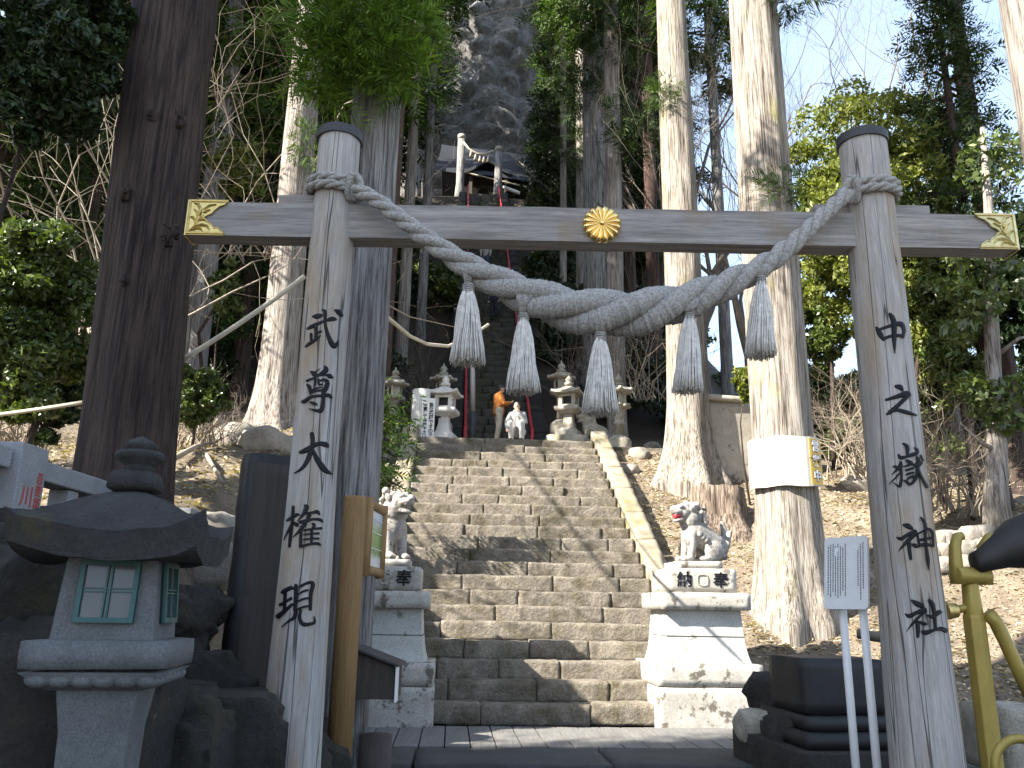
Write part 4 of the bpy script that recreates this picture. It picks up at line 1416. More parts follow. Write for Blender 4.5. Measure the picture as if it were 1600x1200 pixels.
    for s in 'lr':
        so.cap(j['a' + s] + Vector((0, -.03, -.055)), j['a' + s] + Vector((0, .17, -.062)), .045, .036, 8)
    so.xf(Mx); so.build('shoes', M['paint_black'], t, smooth=True, remesh=.010)
    if strap:
        m_ = MB()
        m_.tube([j['sl'] + Vector((.03, .06, .075)), sh.lerp(hips, .45) + Vector((.0, .165, 0)), j['hr'] + Vector((.12, .05, .10)), sh.lerp(hips, .6) + Vector((.02, -.17, 0)), j['sl'] + Vector((.03, -.06, .08)), j['sl'] + Vector((.03, .06, .075))], .014, 6)
        m_.xf(Mx); m_.build('bag_strap', M['paint_black'], t)
    if scarf:
        m_ = MB().cap(sh + Vector((-.03, .12, .02)), sh.lerp(hips, .8) + Vector((-.03, .20, 0)), .045, .05)
        m_.cap(sh + Vector((.05, .10, .05)), sh + Vector((-.05, .10, .05)), .05, .05)
        m_.xf(Mx); m_.build('scarf', M[scarf], t, smooth=True, remesh=.012)
    if phone:
        m_ = MB().box(((j['wl'] + j['wr']) / 2 + Vector((0, .09, .03))), (.075, .012, .15), Matrix.Rotation(-.9, 3, 'X'))
        m_.xf(Mx)
        tag(m_.build('mobile_phone', M['paint_black'], None), 'small dark phone held in both hands by the person in the orange jacket', 'phone')
    return t
STAND = dict(head=(0, .05, 1.50), sl=(-.17, 0, 1.32), sr=(.17, 0, 1.32), hl=(-.09, 0, .86), hr=(.09, 0, .86), kl=(-.10, .03, .46), kr=(.10, .0, .46), al=(-.10, -.02, .09), ar=(.11, -.06, .09))
a_ = dict(STAND, el=(-.21, .10, 1.05), er=(.21, .10, 1.05), wl=(-.07, .30, 1.12), wr=(.07, .30, 1.12), nod=(-.45, 0, 0))
person(P(778, 691, 22.4), math.radians(-78), a_, 'standing person in an orange jacket and khaki trousers looking at a phone in both hands', 'orange_cloth', 'khaki_cloth', strap=True, phone=True)
SQ = dict(head=(0, .16, .93), sl=(-.17, .08, .74), sr=(.17, .08, .74), hl=(-.10, -.12, .30), hr=(.10, -.12, .30), kl=(-.15, .30, .46), kr=(.15, .30, .46), al=(-.14, .12, .09), ar=(.14, .12, .09), el=(-.24, .16, .50), er=(.26, .20, .50), wl=(-.08, .26, .74), wr=(.22, .36, .28), nod=(-.1, 0, 0))
person(P(808, 691, 21.7), math.radians(172), SQ, 'person in a grey top and white trousers crouching at the top of the lower stairs', 'grey_cloth', 'white_cloth', hair='long', scarf='cream_cloth')
def on_upper(px, py):
    d = ray(px, py); Y = 24.5
    while Y < 60:
        p = EYE + d * (Y / d.y)
        t, q = tq(p.x, p.y)
        if p.z < HTOP + (t - LAND) * M2 + .3: return p
        Y += .05
w1 = dict(STAND, el=(-.24, .02, 1.06), er=(.24, .02, 1.06), wl=(-.22, .12, .82), wr=(.22, .12, .82), kl=(-.10, .16, .50), al=(-.10, .06, .20))
person(on_upper(758, 424), math.radians(180), w1, 'distant person in pale jacket and blue jeans on the upper stairs just below the beam', 'cream_cloth', 'denim')
person(on_upper(772, 500), math.radians(165), w1, 'distant person in dark clothes on the upper stairs behind the thick rope', 'navy_cloth', 'navy_cloth', hair='long')

# ---------------------------------------------------------------- foreground: the big stone lantern
LYC = 3.95
lc = P(180, 1000, LYC)
def zl(py): return P(180, py, LYC - .2 if py > 780 else LYC + .02).z
lan = empty('stone_lantern', (lc.x, lc.y, -.2), 'big square stone lantern with teal latticed windows and dark mossy roof in the shaded foreground', 'stone lantern')
RL = Matrix.Rotation(rad(9), 4, 'Z')
ML = Matrix.Translation((lc.x, lc.y, 0)) @ RL
q4 = math.pi / 4
r2 = math.sqrt(2)
def LB(mb, nm, par=lan, m='lantern_stone', sm=False, bev=.008, **k): return mb.xf(ML).build(nm, M[m], par, smooth=sm, bevel=bev, **k)
zp0, zp1 = zl(1062), zl(1000)
mb = MB()
prof = [(.30, -.25), (.30, .25), (.235, .36), (.19, .55), (.175, .75), (.18, .92), (.205, 1.06), (.222, zp0 - .0)]
mb.lathe([(a * r2 * .79, b) for a, b in prof], n=4, rot0=q4)
LB(mb, 'flared_shaft')
pw = .295
mb = MB().rbox((0, 0, (zp0 + zp1) / 2 + .02), (pw * 2, pw * 2, zp1 - zp0 - .04), .06, .004, 6, None, .015)
pl = LB(mb, 'platform_slab', sm=True, bev=0)
mb = MB().lathe([(pw * .66 * r2, zp0 - .045), (pw * .97 * r2, zp0 + .03)], n=4, rot0=q4)
for s in range(4):
    for i in range(6):
        a = s * math.pi / 2
        x = (i - 2.5) / 2.5 * pw * .74
        p = Matrix.Rotation(a, 3, 'Z') @ Vector((x, -pw * .74, zp0 - .03))
        mb.ell(p + Vector((0, 0, .03)), (.062, .055, .036), rot=Matrix.Rotation(a, 3, 'Z'), n=10)
LB(mb, 'lotus_petals', pl, sm=True, bev=0)
zf1 = zl(866)
fb0, fb1 = .212, .186
mb = MB().lathe([(fb0 * r2, zp1 - .01), (fb1 * r2, zf1 + .02)], n=4, rot0=q4)
fbx = LB(mb, 'firebox')
for k in range(4):
    A = Matrix.Rotation(k * math.pi / 2, 4, 'Z')
    zc = (zl(876) + zl(974)) / 2
    hh = (zl(876) - zl(974)) / 2
    hwid = .122
    f = (zc - zp1) / (zf1 - zp1)
    yf = -(fb0 + (fb1 - fb0) * f)
    lean = Matrix.Rotation(-math.atan((fb0 - fb1) / (zf1 - zp1)), 4, 'X')
    T = A @ Matrix.Translation((0, yf, zc)) @ lean
    MB().box((0, -.002, 0), (hwid * 2, .02, hh * 2)).xf(T).xf(ML).build('paper_pane', M['pane'], fbx)
    fr = MB()
    for s in (-1, 1):
        fr.box((s * (hwid - .010), -.012, 0), (.020, .028, hh * 2)); fr.box((0, -.012, s * (hh - .011)), (hwid * 2 - .041, .028, .022))
        fr.box((s * .009, -.012, 0), (.008, .020, hh * 2 - .045)); fr.box((0, -.012, s * .007 + .005), (hwid * 2 - .042, .017, .006))
    fr.xf(T).xf(ML).build('window_lattice', M['teal'], fbx)
# the roof: a thick square slab swept up at the corners
z_e = zl(838)
mb = MB()
n = 25
V, F = [], []
half, hr_ = .385, zl(772) - z_e
for lay in (0, 1):
    for i in range(n):
        for j in range(n):
            u, v = i / (n - 1) * 2 - 1, j / (n - 1) * 2 - 1
            m_ = max(abs(u), abs(v)); pr = (abs(u) * abs(v)) ** 3
            if lay == 0: z = z_e + .02 + hr_ * (1 - m_ ** 1.45) + .085 * pr
            else: z = z_e - .11 + .07 * pr + .04 * (1 - m_)
            ext = 1 + .035 * pr
            k = 1 if lay == 0 else .955
            p = Vector((u * half * ext * k, v * half * ext * k, z))
            p += noise.noise_vector(p * 5) * .018 + noise.noise_vector(p * 13) * .007
            V.append(tuple(p))
for i in range(n - 1):
    for j in range(n - 1):
        a = i * n + j
        F.append((a, a + n, a + n + 1, a + 1))
        b = n * n + a
        F.append((b, b + 1, b + n + 1, b + n))
ring = [i * n for i in range(n)] + [(n - 1) * n + j for j in range(1, n)] + [i * n + n - 1 for i in range(n - 2, -1, -1)] + [j for j in range(n - 2, 0, -1)]
for a, b in zip(ring, ring[1:] + ring[:1]): F.append((a, b, b + n * n, a + n * n))
rf = LB(mb.add(V, F), 'roof', m='roof_stone', bev=0)
LB(MB().rbox((.0, 0, (zl(770) + zl(737)) / 2), (.23, .23, zl(737) - zl(770)), .05, .008, 6, None, .03, top=.85), 'roof_block', rf, 'roof_stone', True, 0)
z0 = zl(737)
s_ = (zl(682) - z0) / .2
LB(MB().lathe([(.07, z0 - .01), (.075, z0 + .015 * s_), (.06, z0 + .03 * s_), (.105, z0 + .06 * s_), (.115, z0 + .085 * s_), (.10, z0 + .105 * s_), (.06, z0 + .115 * s_), (.07, z0 + .125 * s_), (.075, z0 + .145 * s_), (.05, z0 + .17 * s_), (.02, z0 + .19 * s_), (.004, z0 + .2 * s_)], n=20, wob=.006), 'finial', m='roof_stone', sm=True, bev=0)

# ---------------------------------------------------------------- granite fence on the left bank
def fence_post(x0, y0, w_, zt, zb, label, txt=None, small=None, size=.12):
    t = empty('granite_fence_post', (x0, y0, zb), label, 'fence post', 'granite posts of the shrine fence')
    MB().box((x0, y0, (zt + zb) / 2), (w_, w_, zt - zb)).build('shaft', M['granite'], t, bevel=.008)
    if txt:
        m_ = text_mb(txt, size, .002, .002, line=1.0)
        m_.xf(frame((x0 + w_ / 2 + .001, y0 - .03, zt - .50), (0, 1, 0), (0, 0, 1)))
        m_.build('lettering', M['red_letter'], t)
    if small:
        m_ = text_mb(small, size * .55, .002, .001, line=1.0)
        m_.xf(frame((x0 + w_ / 2 + .001, y0 + w_ * .30, zt - .42), (0, 1, 0), (0, 0, 1)))
        m_.build('small_lettering', M['red_letter'], t)
    return t
fp = P(40, 690, 5.4)
fx = fp.x - .17
zt0 = fp.z
fence_post(fx, 5.4 + .16, .32, zt0, 1.2, 'tall granite fence post with red carved writing at the left edge of the photo', '川\n上\n建', '吾\n妻\n郡\n長\n野\n原', .15)
rail_z = P(60, 735, 5.75).z
def frail(ya, yb, z, label):
    o = MB().box((fx + .02, (ya + yb) / 2, z), (.20, yb - ya, .14)).build('granite_fence_rail', M['granite'], bevel=.012)
    tag(o, label, 'fence rail', 'granite rails of the shrine fence')
frail(5.75, 8.1, rail_z, 'granite fence rail running back from the red lettered post')
frail(4.2, 5.37, rail_z + .02, 'granite fence rail cut off by the left edge of the photo')
for yy, lab in ((6.25, 'narrow granite picket nearest behind the red lettered fence post'), (6.75, 'second narrow granite picket behind the red lettered fence post'), (7.3, 'third narrow granite picket beside the big dark trunk'), (4.95, 'narrow granite picket at the very left edge of the photo')):
    fence_post(fx + .02, yy, .15, rail_z - .075, 1.2, lab)
kp = P(290, 795, 8.6)
fence_post(kp.x, 8.6, .2, kp.z, kp.z - 1.6, 'small granite post with red writing seen right of the big lantern', '長\n上', None, .11)
MB_ = MB().rbox((fx + .0, 6.6, 1.66), (.36, 3.2, .22), .12, .008, 4, None, .02)
tag(MB_.build('granite_fence_footing', M['granite'], smooth=True), 'low granite footing under the fence pickets on the left bank', 'fence footing')

# ---------------------------------------------------------------- dark boulders of the left bank
rocks = [((-40, 1000), 4.6, .62), ((60, 930), 5.2, .50), ((30, 1100), 4.4, .55), ((90, 1180), 4.6, .5), ((262, 975), 6.3, .36), ((290, 1085), 6.1, .38), ((330, 1170), 5.7, .45), ((255, 1160), 5.2, .42), ((395, 1180), 6.2, .48), ((130, 880), 6.4, .5), ((40, 880), 5.7, .42)]
words_ = ['lowest at the left edge', 'below the granite fence', 'low behind the lantern shaft', 'at the lower left corner', 'right of the lantern platform', 'under the dark stone slab on its left', 'in the shade right of the lantern shaft', 'small and low beside the lantern shaft', 'with pale lichen carrying the dark slab', 'hidden behind the lantern windows', 'directly under the red lettered fence post']
for i, ((px, py), Y, r) in enumerate(rocks):
    mb = MB()
    boulder(mb, P(px, py, Y), r, i * 7.3 + 2, (1.05, .95, .8), .42, 56)
    tag(mb.build('boulder', M['dark_rock'], smooth=True), 'dark mossy boulder ' + words_[i], 'boulder', 'dark boulders of the left bank')

# ---------------------------------------------------------------- dark slab monument
bs = P(392, 1118, 6.7)
ts = P(405, 712, 6.7)
hs_ = ts.z - bs.z
stl = empty('stone_slab_monument', bs, 'tall dark stone slab with a flat brownish face standing left of the lettered gate post', 'monument')
rs = Matrix.Rotation(rad(33), 3, 'Z')
nf = rs @ Vector((0, -1, 0))
MB().rbox(bs + Vector((.06, 0, hs_ / 2)), (.62, .26, hs_), .09, .012, 5, rs, .05).build('slab', M['slate'], stl, smooth=True)
MB().rbox(bs + Vector((.06, 0, hs_ / 2 - .02)) + nf * .128, (.50, .03, hs_ * .93), .1, .002, 4, rs, .01).build('smooth_face', M['slate_face'], stl, smooth=True)
mb = MB()
boulder(mb, bs + Vector((.05, .0, -.42)), .60, 3.3, (1.1, .85, .72), .3, 56)
mb.build('rough_base', M['dark_rock'], stl, smooth=True)

# ---------------------------------------------------------------- notice board on a yellowish pole
nb = P(541, 1168, 6.75)
nt_ = P(556, 776, 6.75)
noti = empty('notice_board', (nt_.x, 6.75, -.1), 'framed picture board on a round yellowish wooden pole beside the left gate post', 'notice board')
hp = nt_.z
MB().lathe([(.112, -.25), (.112, .32)], (nt_.x, 6.75, 0), 20).build('dark_foot', M['dark_wood'], noti, smooth=True)
MB().lathe([(.096, .3), (.094, hp - .02), (.085, hp)], (nt_.x, 6.75, 0), 20).build('pole', M['pole_wood'], noti, smooth=True)
pa, pb = P(572, 838, 6.78), P(597, 855, 7.42)
dirp = Vector((pb.x - pa.x, pb.y - pa.y, 0)); wp = dirp.length; dirp.normalize()
nrm = Vector((dirp.y, -dirp.x, 0))
zt_, zb_ = P(572, 780, 6.78).z, P(572, 896, 6.78).z
cp = (pa + pb) / 2; cp.z = (zt_ + zb_) / 2
hh = (zt_ - zb_)
FRM = Matrix(((dirp.x, -nrm.x, 0, cp.x), (dirp.y, -nrm.y, 0, cp.y), (0, 0, 1, cp.z), (0, 0, 0, 1)))   # x along, y into the board
fr = MB()
for s in (-1, 1):
    fr.tube([(s * (wp / 2 - .03), 0, -hh / 2 - .02), (s * (wp / 2 - .03), 0, hh / 2 + .02)], .042, 10)
    fr.tube([(-wp / 2 + .03, 0, s * (hh / 2 - .03)), (wp / 2 - .03, 0, s * (hh / 2 - .03))], .04, 10)
pnl = fr.xf(FRM).build('frame', M['pole_wood'], noti, smooth=True)
def poster_mat():
    m, nt, b, out = new_mat('printed_poster')
    tc = nn(nt, 'ShaderNodeTexCoord')
    sep = nn(nt, 'ShaderNodeSeparateXYZ')
    nt.links.new(tc.outputs['Generated'], sep.inputs[0])
    nz = tex_noise(nt, tc.outputs['Generated'], 5, 6, .6)
    ad = nn(nt, 'ShaderNodeMath', operation='MULTIPLY_ADD'); ad.inputs[1].default_value = .25
    nt.links.new(nz, ad.inputs[0]); nt.links.new(sep.outputs[2], ad.inputs[2])
    c = ramp(nt, ad.outputs[0], [(.30, (.62, .66, .68)), (.36, (.30, .42, .34)), (.42, (.10, .25, .08)), (.72, (.16, .33, .10)), (.85, (.35, .45, .38)), (.92, (.30, .42, .62)), (1.0, (.55, .65, .78))])
    nt.links.new(c, b.inputs['Base Color'])
    b.inputs['Roughness'].default_value = .25
    return m
MB().box((0, .005, 0), (wp - .08, .02, hh - .08)).xf(FRM).build('picture', poster_mat(), pnl)
mb = MB()
for k, z in enumerate((.16, .05, -.08)):
    mb.box((0, -.0075, z), (wp - .14, .004, .006))
MB().join(mb).xf(FRM).build('white_lines', M['paper'], pnl)

# ---------------------------------------------------------------- wooden box on a stub post
bx = P(592, 1052, 7.6)
ux_ = mpp(bx)
bb = empty('wooden_offering_box', (bx.x, 7.6, 0), 'small dark wooden box with a slanting lid on a stub post beside the notice board', 'box')
MB().lathe([(.145, -.25), (.14, .42)], (bx.x + .0, 7.62, 0), 20).build('stub_post', M['dark_wood'], bb, smooth=True)
wB, hB = 62 * ux_, 70 * ux_
mb = MB().prism([(-.21, -hB / 2), (.21, -hB / 2), (.21, hB / 2 - .07), (-.21, hB / 2)], (bx.x - wB / 2, 7.6, bx.z), (0, -1, 0), (0, 0, 1), (wB, 0, 0))
MB().prism([(-wB / 2, -hB / 2), (wB / 2, -hB / 2), (wB / 2, hB / 2 - .12), (-wB / 2, hB / 2 + .0)], (bx.x, 7.4, bx.z), (1, 0, 0), (0, 0, 1), (0, .42, 0)).build('box', M['dark_wood'], bb, bevel=.006)
ta = math.atan2(-.12, wB)
MB().box((bx.x, 7.6, bx.z + hB / 2 - .045), (wB + .08, .52, .022), Matrix.Rotation(-ta, 3, 'Y')).build('lid', M['dark_metal'], bb, bevel=.004)
MB().box((bx.x + wB / 2 + .006, 7.45, bx.z - .06), (.010, .16, hB * .8)).build('metal_edge', M['white_paint'], bb)

# ---------------------------------------------------------------- white information sign right
wl, wr = P(1290, 908, 6.5), P(1357, 897, 6.2)
dv = (wr - wl); dv.z = 0; ww = dv.length; dv.normalize()
nv = Vector((dv.y, -dv.x, 0))
ztp, zbt = P(1355, 836, 6.2).z, P(1355, 953, 6.2).z
cw = (wl + wr) / 2; cw.z = (ztp + zbt) / 2; hw2 = (ztp - zbt)
ws = empty('information_sign', (cw.x, cw.y, -.2), 'white metal information sign with rows of small print on two thin white poles', 'sign')
tilt = Matrix.Rotation(rad(10), 4, 'X')
FW = Matrix(((dv.x, -nv.x, 0, cw.x), (dv.y, -nv.y, 0, cw.y), (0, 0, 1, cw.z), (0, 0, 0, 1))) @ Matrix.Rotation(rad(-8), 4, 'X')
rp = []
for (sx, sy) in ((1, 1), (-1, 1), (-1, -1), (1, -1)):
    a0 = {(1, 1): 0, (-1, 1): 90, (-1, -1): 180, (1, -1): 270}[(sx, sy)]
    for k in range(6):
        a = rad(a0 + k * 18)
        rp.append((sx * (ww / 2 - .03) + .03 * math.cos(a), sy * (hw2 / 2 - .03) + .03 * math.sin(a)))
pls = MB().prism(rp, (0, -.008, 0), (1, 0, 0), (0, 0, 1), (0, .022, 0)).xf(FW).build('panel', M['white_paint'], ws)
mb = MB()
rnd = random.Random(9)
for c in range(15):
    if 8 <= c <= 11: continue
    x = -ww / 2 + .035 + c * (ww - .07) / 14
    z = hw2 / 2 - .05 - rnd.uniform(0, .04)
    zend = -hw2 / 2 + .05 + rnd.uniform(0, .12)
    while z > zend:
        l = rnd.uniform(.006, .010)
        mb.box((x, -.0095, z), (.007, .002, l)); z -= l + .005
MB().join(mb).xf(FW).build('lettering', M['letter_black'], pls)
for f in (-.22, .24):
    p = cw + dv * ww * f - nv * .035
    MB().tube([(p.x, p.y, -.25), (p.x, p.y, cw.z + hw2 * .35)], .029, 12).build('pole', M['white_paint'], ws, smooth=True)

# ---------------------------------------------------------------- black stone block and steps right
kb = P(1325, 1120, 8.4)
blk = empty('black_stone_block', (kb.x, 8.4, 0), 'black polished stone block on a stepped base behind the white sign poles', 'stone block')
zb1_ = P(1325, 1030, 8.4).z
MB().rbox((kb.x, 8.9, (kb.z + zb1_) / 2), (.86, .8, zb1_ - kb.z), .1, .006, 4, Matrix.Rotation(.1, 3, 'Z'), .02).build('block', M['slate'], blk, smooth=True)
for k, (w_, h0, h1) in enumerate(((1.0, kb.z - .13, kb.z), (1.2, kb.z - .26, kb.z - .13), (1.45, -.25, kb.z - .26))):
    MB().rbox((kb.x + .02, 8.95 - k * .05, (h0 + h1) / 2), (w_, 1.15 + k * .3, h1 - h0 - .002), .12, .008, 4, Matrix.Rotation(.1, 3, 'Z'), .02).build('base_step', M['dark_rock' if k == 2 else 'slate'], blk, smooth=True)
for i, (px, py, Y, r, lab) in enumerate(((1220, 1090, 9.6, .34, 'round dark boulder between the right pedestal and the black block'), (1185, 1135, 9.4, .22, 'small pale spotted stone at the foot of the right pedestal'), (1235, 1150, 8.9, .28, 'dark low stone at the edge of the paving by the black block'))):
    mb = MB(); boulder(mb, P(px, py, Y), r, i * 5.1 + 1, (1, .9, .8), .3, 24)
    tag(mb.build('boulder', M['old_stone' if i == 1 else 'dark_rock'], smooth=True), lab, 'boulder')

# ---------------------------------------------------------------- yellow painted stand with forked head, right edge
yc = P(1526, 1000, 6.1)
ys = empty('yellow_forked_stand', (yc.x, 6.1, -.2), 'yellow painted metal post with a forked head joined to the right gate post', 'stand')
zf = P(1526, 965, 6.1).z
MB().lathe([(.076, -.3), (.075, zf), (.072, zf + .02)], (yc.x, 6.1, 0), 8).build('post', M['yellow_paint'], ys, bevel=.006)
zk = P(1526, 900, 6.1).z
mb = MB()
mb.cap((yc.x, 6.1, zf - .05), (yc.x, 6.1, zk - .05), .07, .055, 12)
mb.build('neck', M['yellow_paint'], ys, smooth=True)
mb = MB().tube([(yc.x - .14, 6.02, zk), (yc.x + .14, 6.12, zk)], .062, 14)
mb.build('hinge_pin', M['yellow_paint'], ys, smooth=True, bevel=.006)
for s in (-1, 1):
    x = yc.x + s * .115
    MB().tube([(x, 6.07 + s * .03, zk - .06), (x, 6.07 + s * .03, zk + .08), (x + .01, 6.07 + s * .03, zk + .20), (x + .05, 6.07, zk + .27), (x + .09, 6.07, zk + .28)], [.05, .046, .04, .036, .03], 10).build('fork_arm', M['yellow_paint'], ys, smooth=True)
MB().tube([P(1543, 958, 6.05), P(1556, 972, 6.05), P(1572, 1005, 6.05), P(1588, 1040, 6.05), P(1612, 1090, 6.05)], [.05, .048, .046, .046, .05], 10).build('curved_brace', M['yellow_paint'], ys, smooth=True)
MB().tube([P(1478, 955, 6.1), P(1495, 953, 6.1)], [.062, .05], 12).build('coupling_nut', M['gold'], ys, smooth=True, bevel=.006)
MB().tube([P(1494, 953, 6.1), P(1520, 947, 6.1)], .028, 10).build('coupling_rod', M['yellow_paint'], ys, smooth=True)
pts = [P(1519, 880, 6.05), P(1523, 880, 6.05), P(1540, 874, 6.05), P(1562, 862, 6.05), P(1590, 850, 6.05), P(1640, 838, 6.05), P(1720, 830, 6.05)]
u_ = mpp(pts[0])
o = MB().tube(pts, [9 * u_, 16 * u_, 19 * u_, 27 * u_, 39 * u_, 47 * u_, 52 * u_], 20).build('dark_beam_end', M['bronze_dark'], smooth=True)
tag(o, 'black blunt tapering beam end resting in the yellow fork at the right edge', 'beam')
tr = P(1600, 1140, 6.6)
o = MB().rbox((tr.x + .1, 6.9, tr.z - .1), (.5, .7, .5), .08, .012, 5, None, .04).build('stone_trough', M['old_stone'], smooth=True)
tag(o, 'grey rough stone trough behind the yellow stand at the lower right edge', 'trough')
rg = P(1595, 1200, 5.2)
mb = MB().tube([rg + Vector((.16 * math.cos(a), -.02, .16 * math.sin(a))) for a in np.linspace(0, math.pi * 2, 25)], .026, 8)
tag(mb.build('yellow_ring', M['yellow_paint'], smooth=True), 'yellow painted ring just showing at the lower right corner', 'ring')
o = MB().tube([P(1340, 990, 8.8), P(1400, 1000, 8.6)], .05, 8).build('short_log', M['twig_dark'], smooth=True)
tag(o, 'short dark log lying on the black block behind the sign', 'log')

# ---------------------------------------------------------------- ropes strung between trunks
def sag(p, q, d, n=14): return [p.lerp(q, i / n) - Vector((0, 0, d * 4 * (i / n) * (1 - i / n))) for i in range(n + 1)]
tag(MB().tube(sag(P(285, 562, 7.9), P(476, 432, 8.3), .03), .026, 8).build('pale_rope', M['cord'], smooth=True), 'pale straight rope between the big dark trunk and the left gate post', 'rope')
tag(MB().tube([P(583, 474, 9.5), P(610, 500, 10.6), P(640, 525, 11.7), P(668, 538, 12.6), P(700, 541, 13.5), P(735, 526, 14.5), P(763, 507, 15)], .028, 8).build('pale_rope', M['cord'], smooth=True), 'pale rope sagging from behind the left gate post towards the upper stairs', 'rope')
tag(MB().tube([P(590, 468, 12), P(640, 495, 14), P(720, 513, 18)], .012, 6).build('thin_wire', M['twig'], smooth=True), 'thin wire above the sagging pale rope left of the tassels', 'wire')
tag(MB().tube(sag(P(-20, 650, 8.5), P(150, 625, 8.3), .01), .022, 8).build('pale_rope', M['cord'], smooth=True), 'pale rope running left from the big dark trunk above the fence', 'rope')

# ---------------------------------------------------------------- shrine and small gate at the top of the upper stairs
def top_pt(px, py, Y): return P(px, py, Y)
sg = empty('rope_gate_posts', W(LTOP, 0, ZTOP), 'two pale round posts joined by a thin tasselled rope atop the upper stairs', 'gate')
GYU = W(LTOP, 0, 0).y + .8
for px, yt, yb in ((718, 212, 306), (778, 231, 303)):
    b, t = P(px, yb, GYU), P(px, yt, GYU)
    u = mpp(b)
    MB().lathe([(9 * u, -.5), (7.6 * u, .25), (6.2 * u, .9), (5.8 * u, t.z - b.z)], b, 20).build('post', M['bark_grey'], sg, smooth=True)
    MB().lathe([(6.3 * u, t.z - b.z - .3), (6.3 * u, t.z - b.z + .02)], b, 20).build('post_cap', M['old_stone'], sg, smooth=True)
pr = [P(724, 222, GYU - .2), P(733, 233, GYU - .2), P(745, 240, GYU - .2), P(758, 241, GYU - .2), P(772, 236, GYU - .2)]
MB().tube(pr, .07, 8).build('rope', M['cord'], sg, smooth=True)
for px, py in ((736, 236), (743, 241), (750, 244), (756, 245), (763, 244)):
    a = P(px, py, GYU - .22)
    MB().tube([a, a - Vector((0, 0, .12)), a - Vector((0, 0, .42))], [.035, .06, .13], 8).build('tassel', M['cord'], sg, smooth=True)
SY = GYU + 3.4
sh_ = empty('mountain_shrine_hall', P(770, 300, SY), 'dark wooden shrine hall with a grey tiled roof under the cliff at the very top', 'shrine')
x0, x1 = P(700, 300, SY).x, P(862, 320, SY).x
z0 = P(760, 312, SY).z; z1 = P(760, 268, SY).z
M['roof_tile'] = flat_mat('roof_tile', (.035, .037, .046), .5, .3, .15, 6, .3)
MB().box(((x0 + x1) / 2 + .3, SY + 1.5, (z0 + z1) / 2 - .6), (x1 - x0 - 2, 4, z1 - z0 + 1.2)).build('wall', M['dark_wood'], sh_)
MB().box((P(752, 303, SY - .5).x, SY - .6, P(752, 304, SY - .6).z - .5), (3.6, .4, 2.2)).build('plaster_base', M['pale_stone'], sh_)
MB().tube([(P(755, 304, SY - .8).x, SY - .85, P(755, 304, SY - .8).z), (P(755, 304, SY - .8).x, SY - .7, P(755, 304, SY - .8).z)], .42, 20).build('round_window', M['bronze_dark'], sh_)
mb = MB()
cxr = P(742, 250, SY).x
zr, ze = P(742, 240, SY + 1).z, P(742, 272, SY - 2).z
# main roof: swept slopes front and back, gables at the sides
V, F = [], []
n, m_ = 13, 9
xa, xb = P(686, 260, SY).x, P(905, 300, SY).x
for side in (-1, 1):
    o0 = len(V)
    for i in range(n):
        for j in range(m_):
            f, gq = i / (n - 1), j / (m_ - 1)
            x = xa + (xb - xa) * f
            dropx = 2.0 * max(0, f - .35) ** 1.2
            z = zr + .5 - (zr - ze + .5) * (gq ** .8) - dropx
            V.append((x, SY + 1.2 + side * gq * 3.6, z + .35 * (abs(f - .5) * 2) ** 3))
            V.append((x, SY + 1.2 + side * gq * 3.6, z - .28 + .35 * (abs(f - .5) * 2) ** 3))
    for i in range(n - 1):
        for j in range(m_ - 1):
            a = o0 + (i * m_ + j) * 2; b = a + m_ * 2
            F.append((a, b, b + 2, a + 2)); F.append((a + 1, a + 3, b + 3, b + 1))
            if j == m_ - 2: F.append((a + 2, b + 2, b + 3, a + 3))
        
    for j in range(m_ - 1):
        for i in (0, n - 1):
            a = o0 + (i * m_ + j) * 2
            F.append((a, a + 2, a + 3, a + 1))
mb.add(V, F)
rfm = mb.build('roof', M['roof_tile'], sh_)
# curved porch gable in front
mb = MB()
V, F = [], []
xp0, xp1 = P(722, 270, SY - 2.4).x, P(800, 275, SY - 2.4).x
zp = P(760, 266, SY - 2.4).z
k = 17
for i in range(k):
    f = i / (k - 1) * 2 - 1
    z = zp + .75 * math.exp(-(f * 2.0) ** 2) - .15 * f * f
    for y in (SY - 2.6, SY + .6):
        V.append((xp0 + (xp1 - xp0) * (f + 1) / 2, y, z)); V.append((xp0 + (xp1 - xp0) * (f + 1) / 2, y, z - .25))
for i in range(k - 1):
    a = i * 4
    F += [(a, a + 4, a + 6, a + 2), (a + 1, a + 3, a + 7, a + 5), (a, a + 1, a + 5, a + 4)]
mb.add(V, F).build('porch_roof', M['roof_tile'], sh_)
for px in (735, 790, 845):
    p = P(px, 300, SY - 2.2)
    MB().box((p.x, SY - 2.2, p.z - .2), (.22, .22, 3.2)).build('pillar', M['dark_wood'], sh_)
mb = MB()
p0_, p1_ = P(722, 268, SY - 2.5), P(880, 306, SY - 2.5)
for i in range(46):
    c = p0_.lerp(p1_, i / 45)
    mb.box((c.x, SY - 1.6, c.z - .05), (.07, 1.8, .08))
MB().join(mb).build('rafters', M['dark_wood'], sh_)
MB().tube([p0_, p1_], .05, 6).build('eave_edge', M['cord'], sh_)
p0_, p1_ = P(786, 292, SY - 2.8), P(812, 302, SY - 2.8)
MB().tube([p0_, p1_], .12, 6).build('white_rail', M['paper'], sh_)
tag(sh_.children[0])

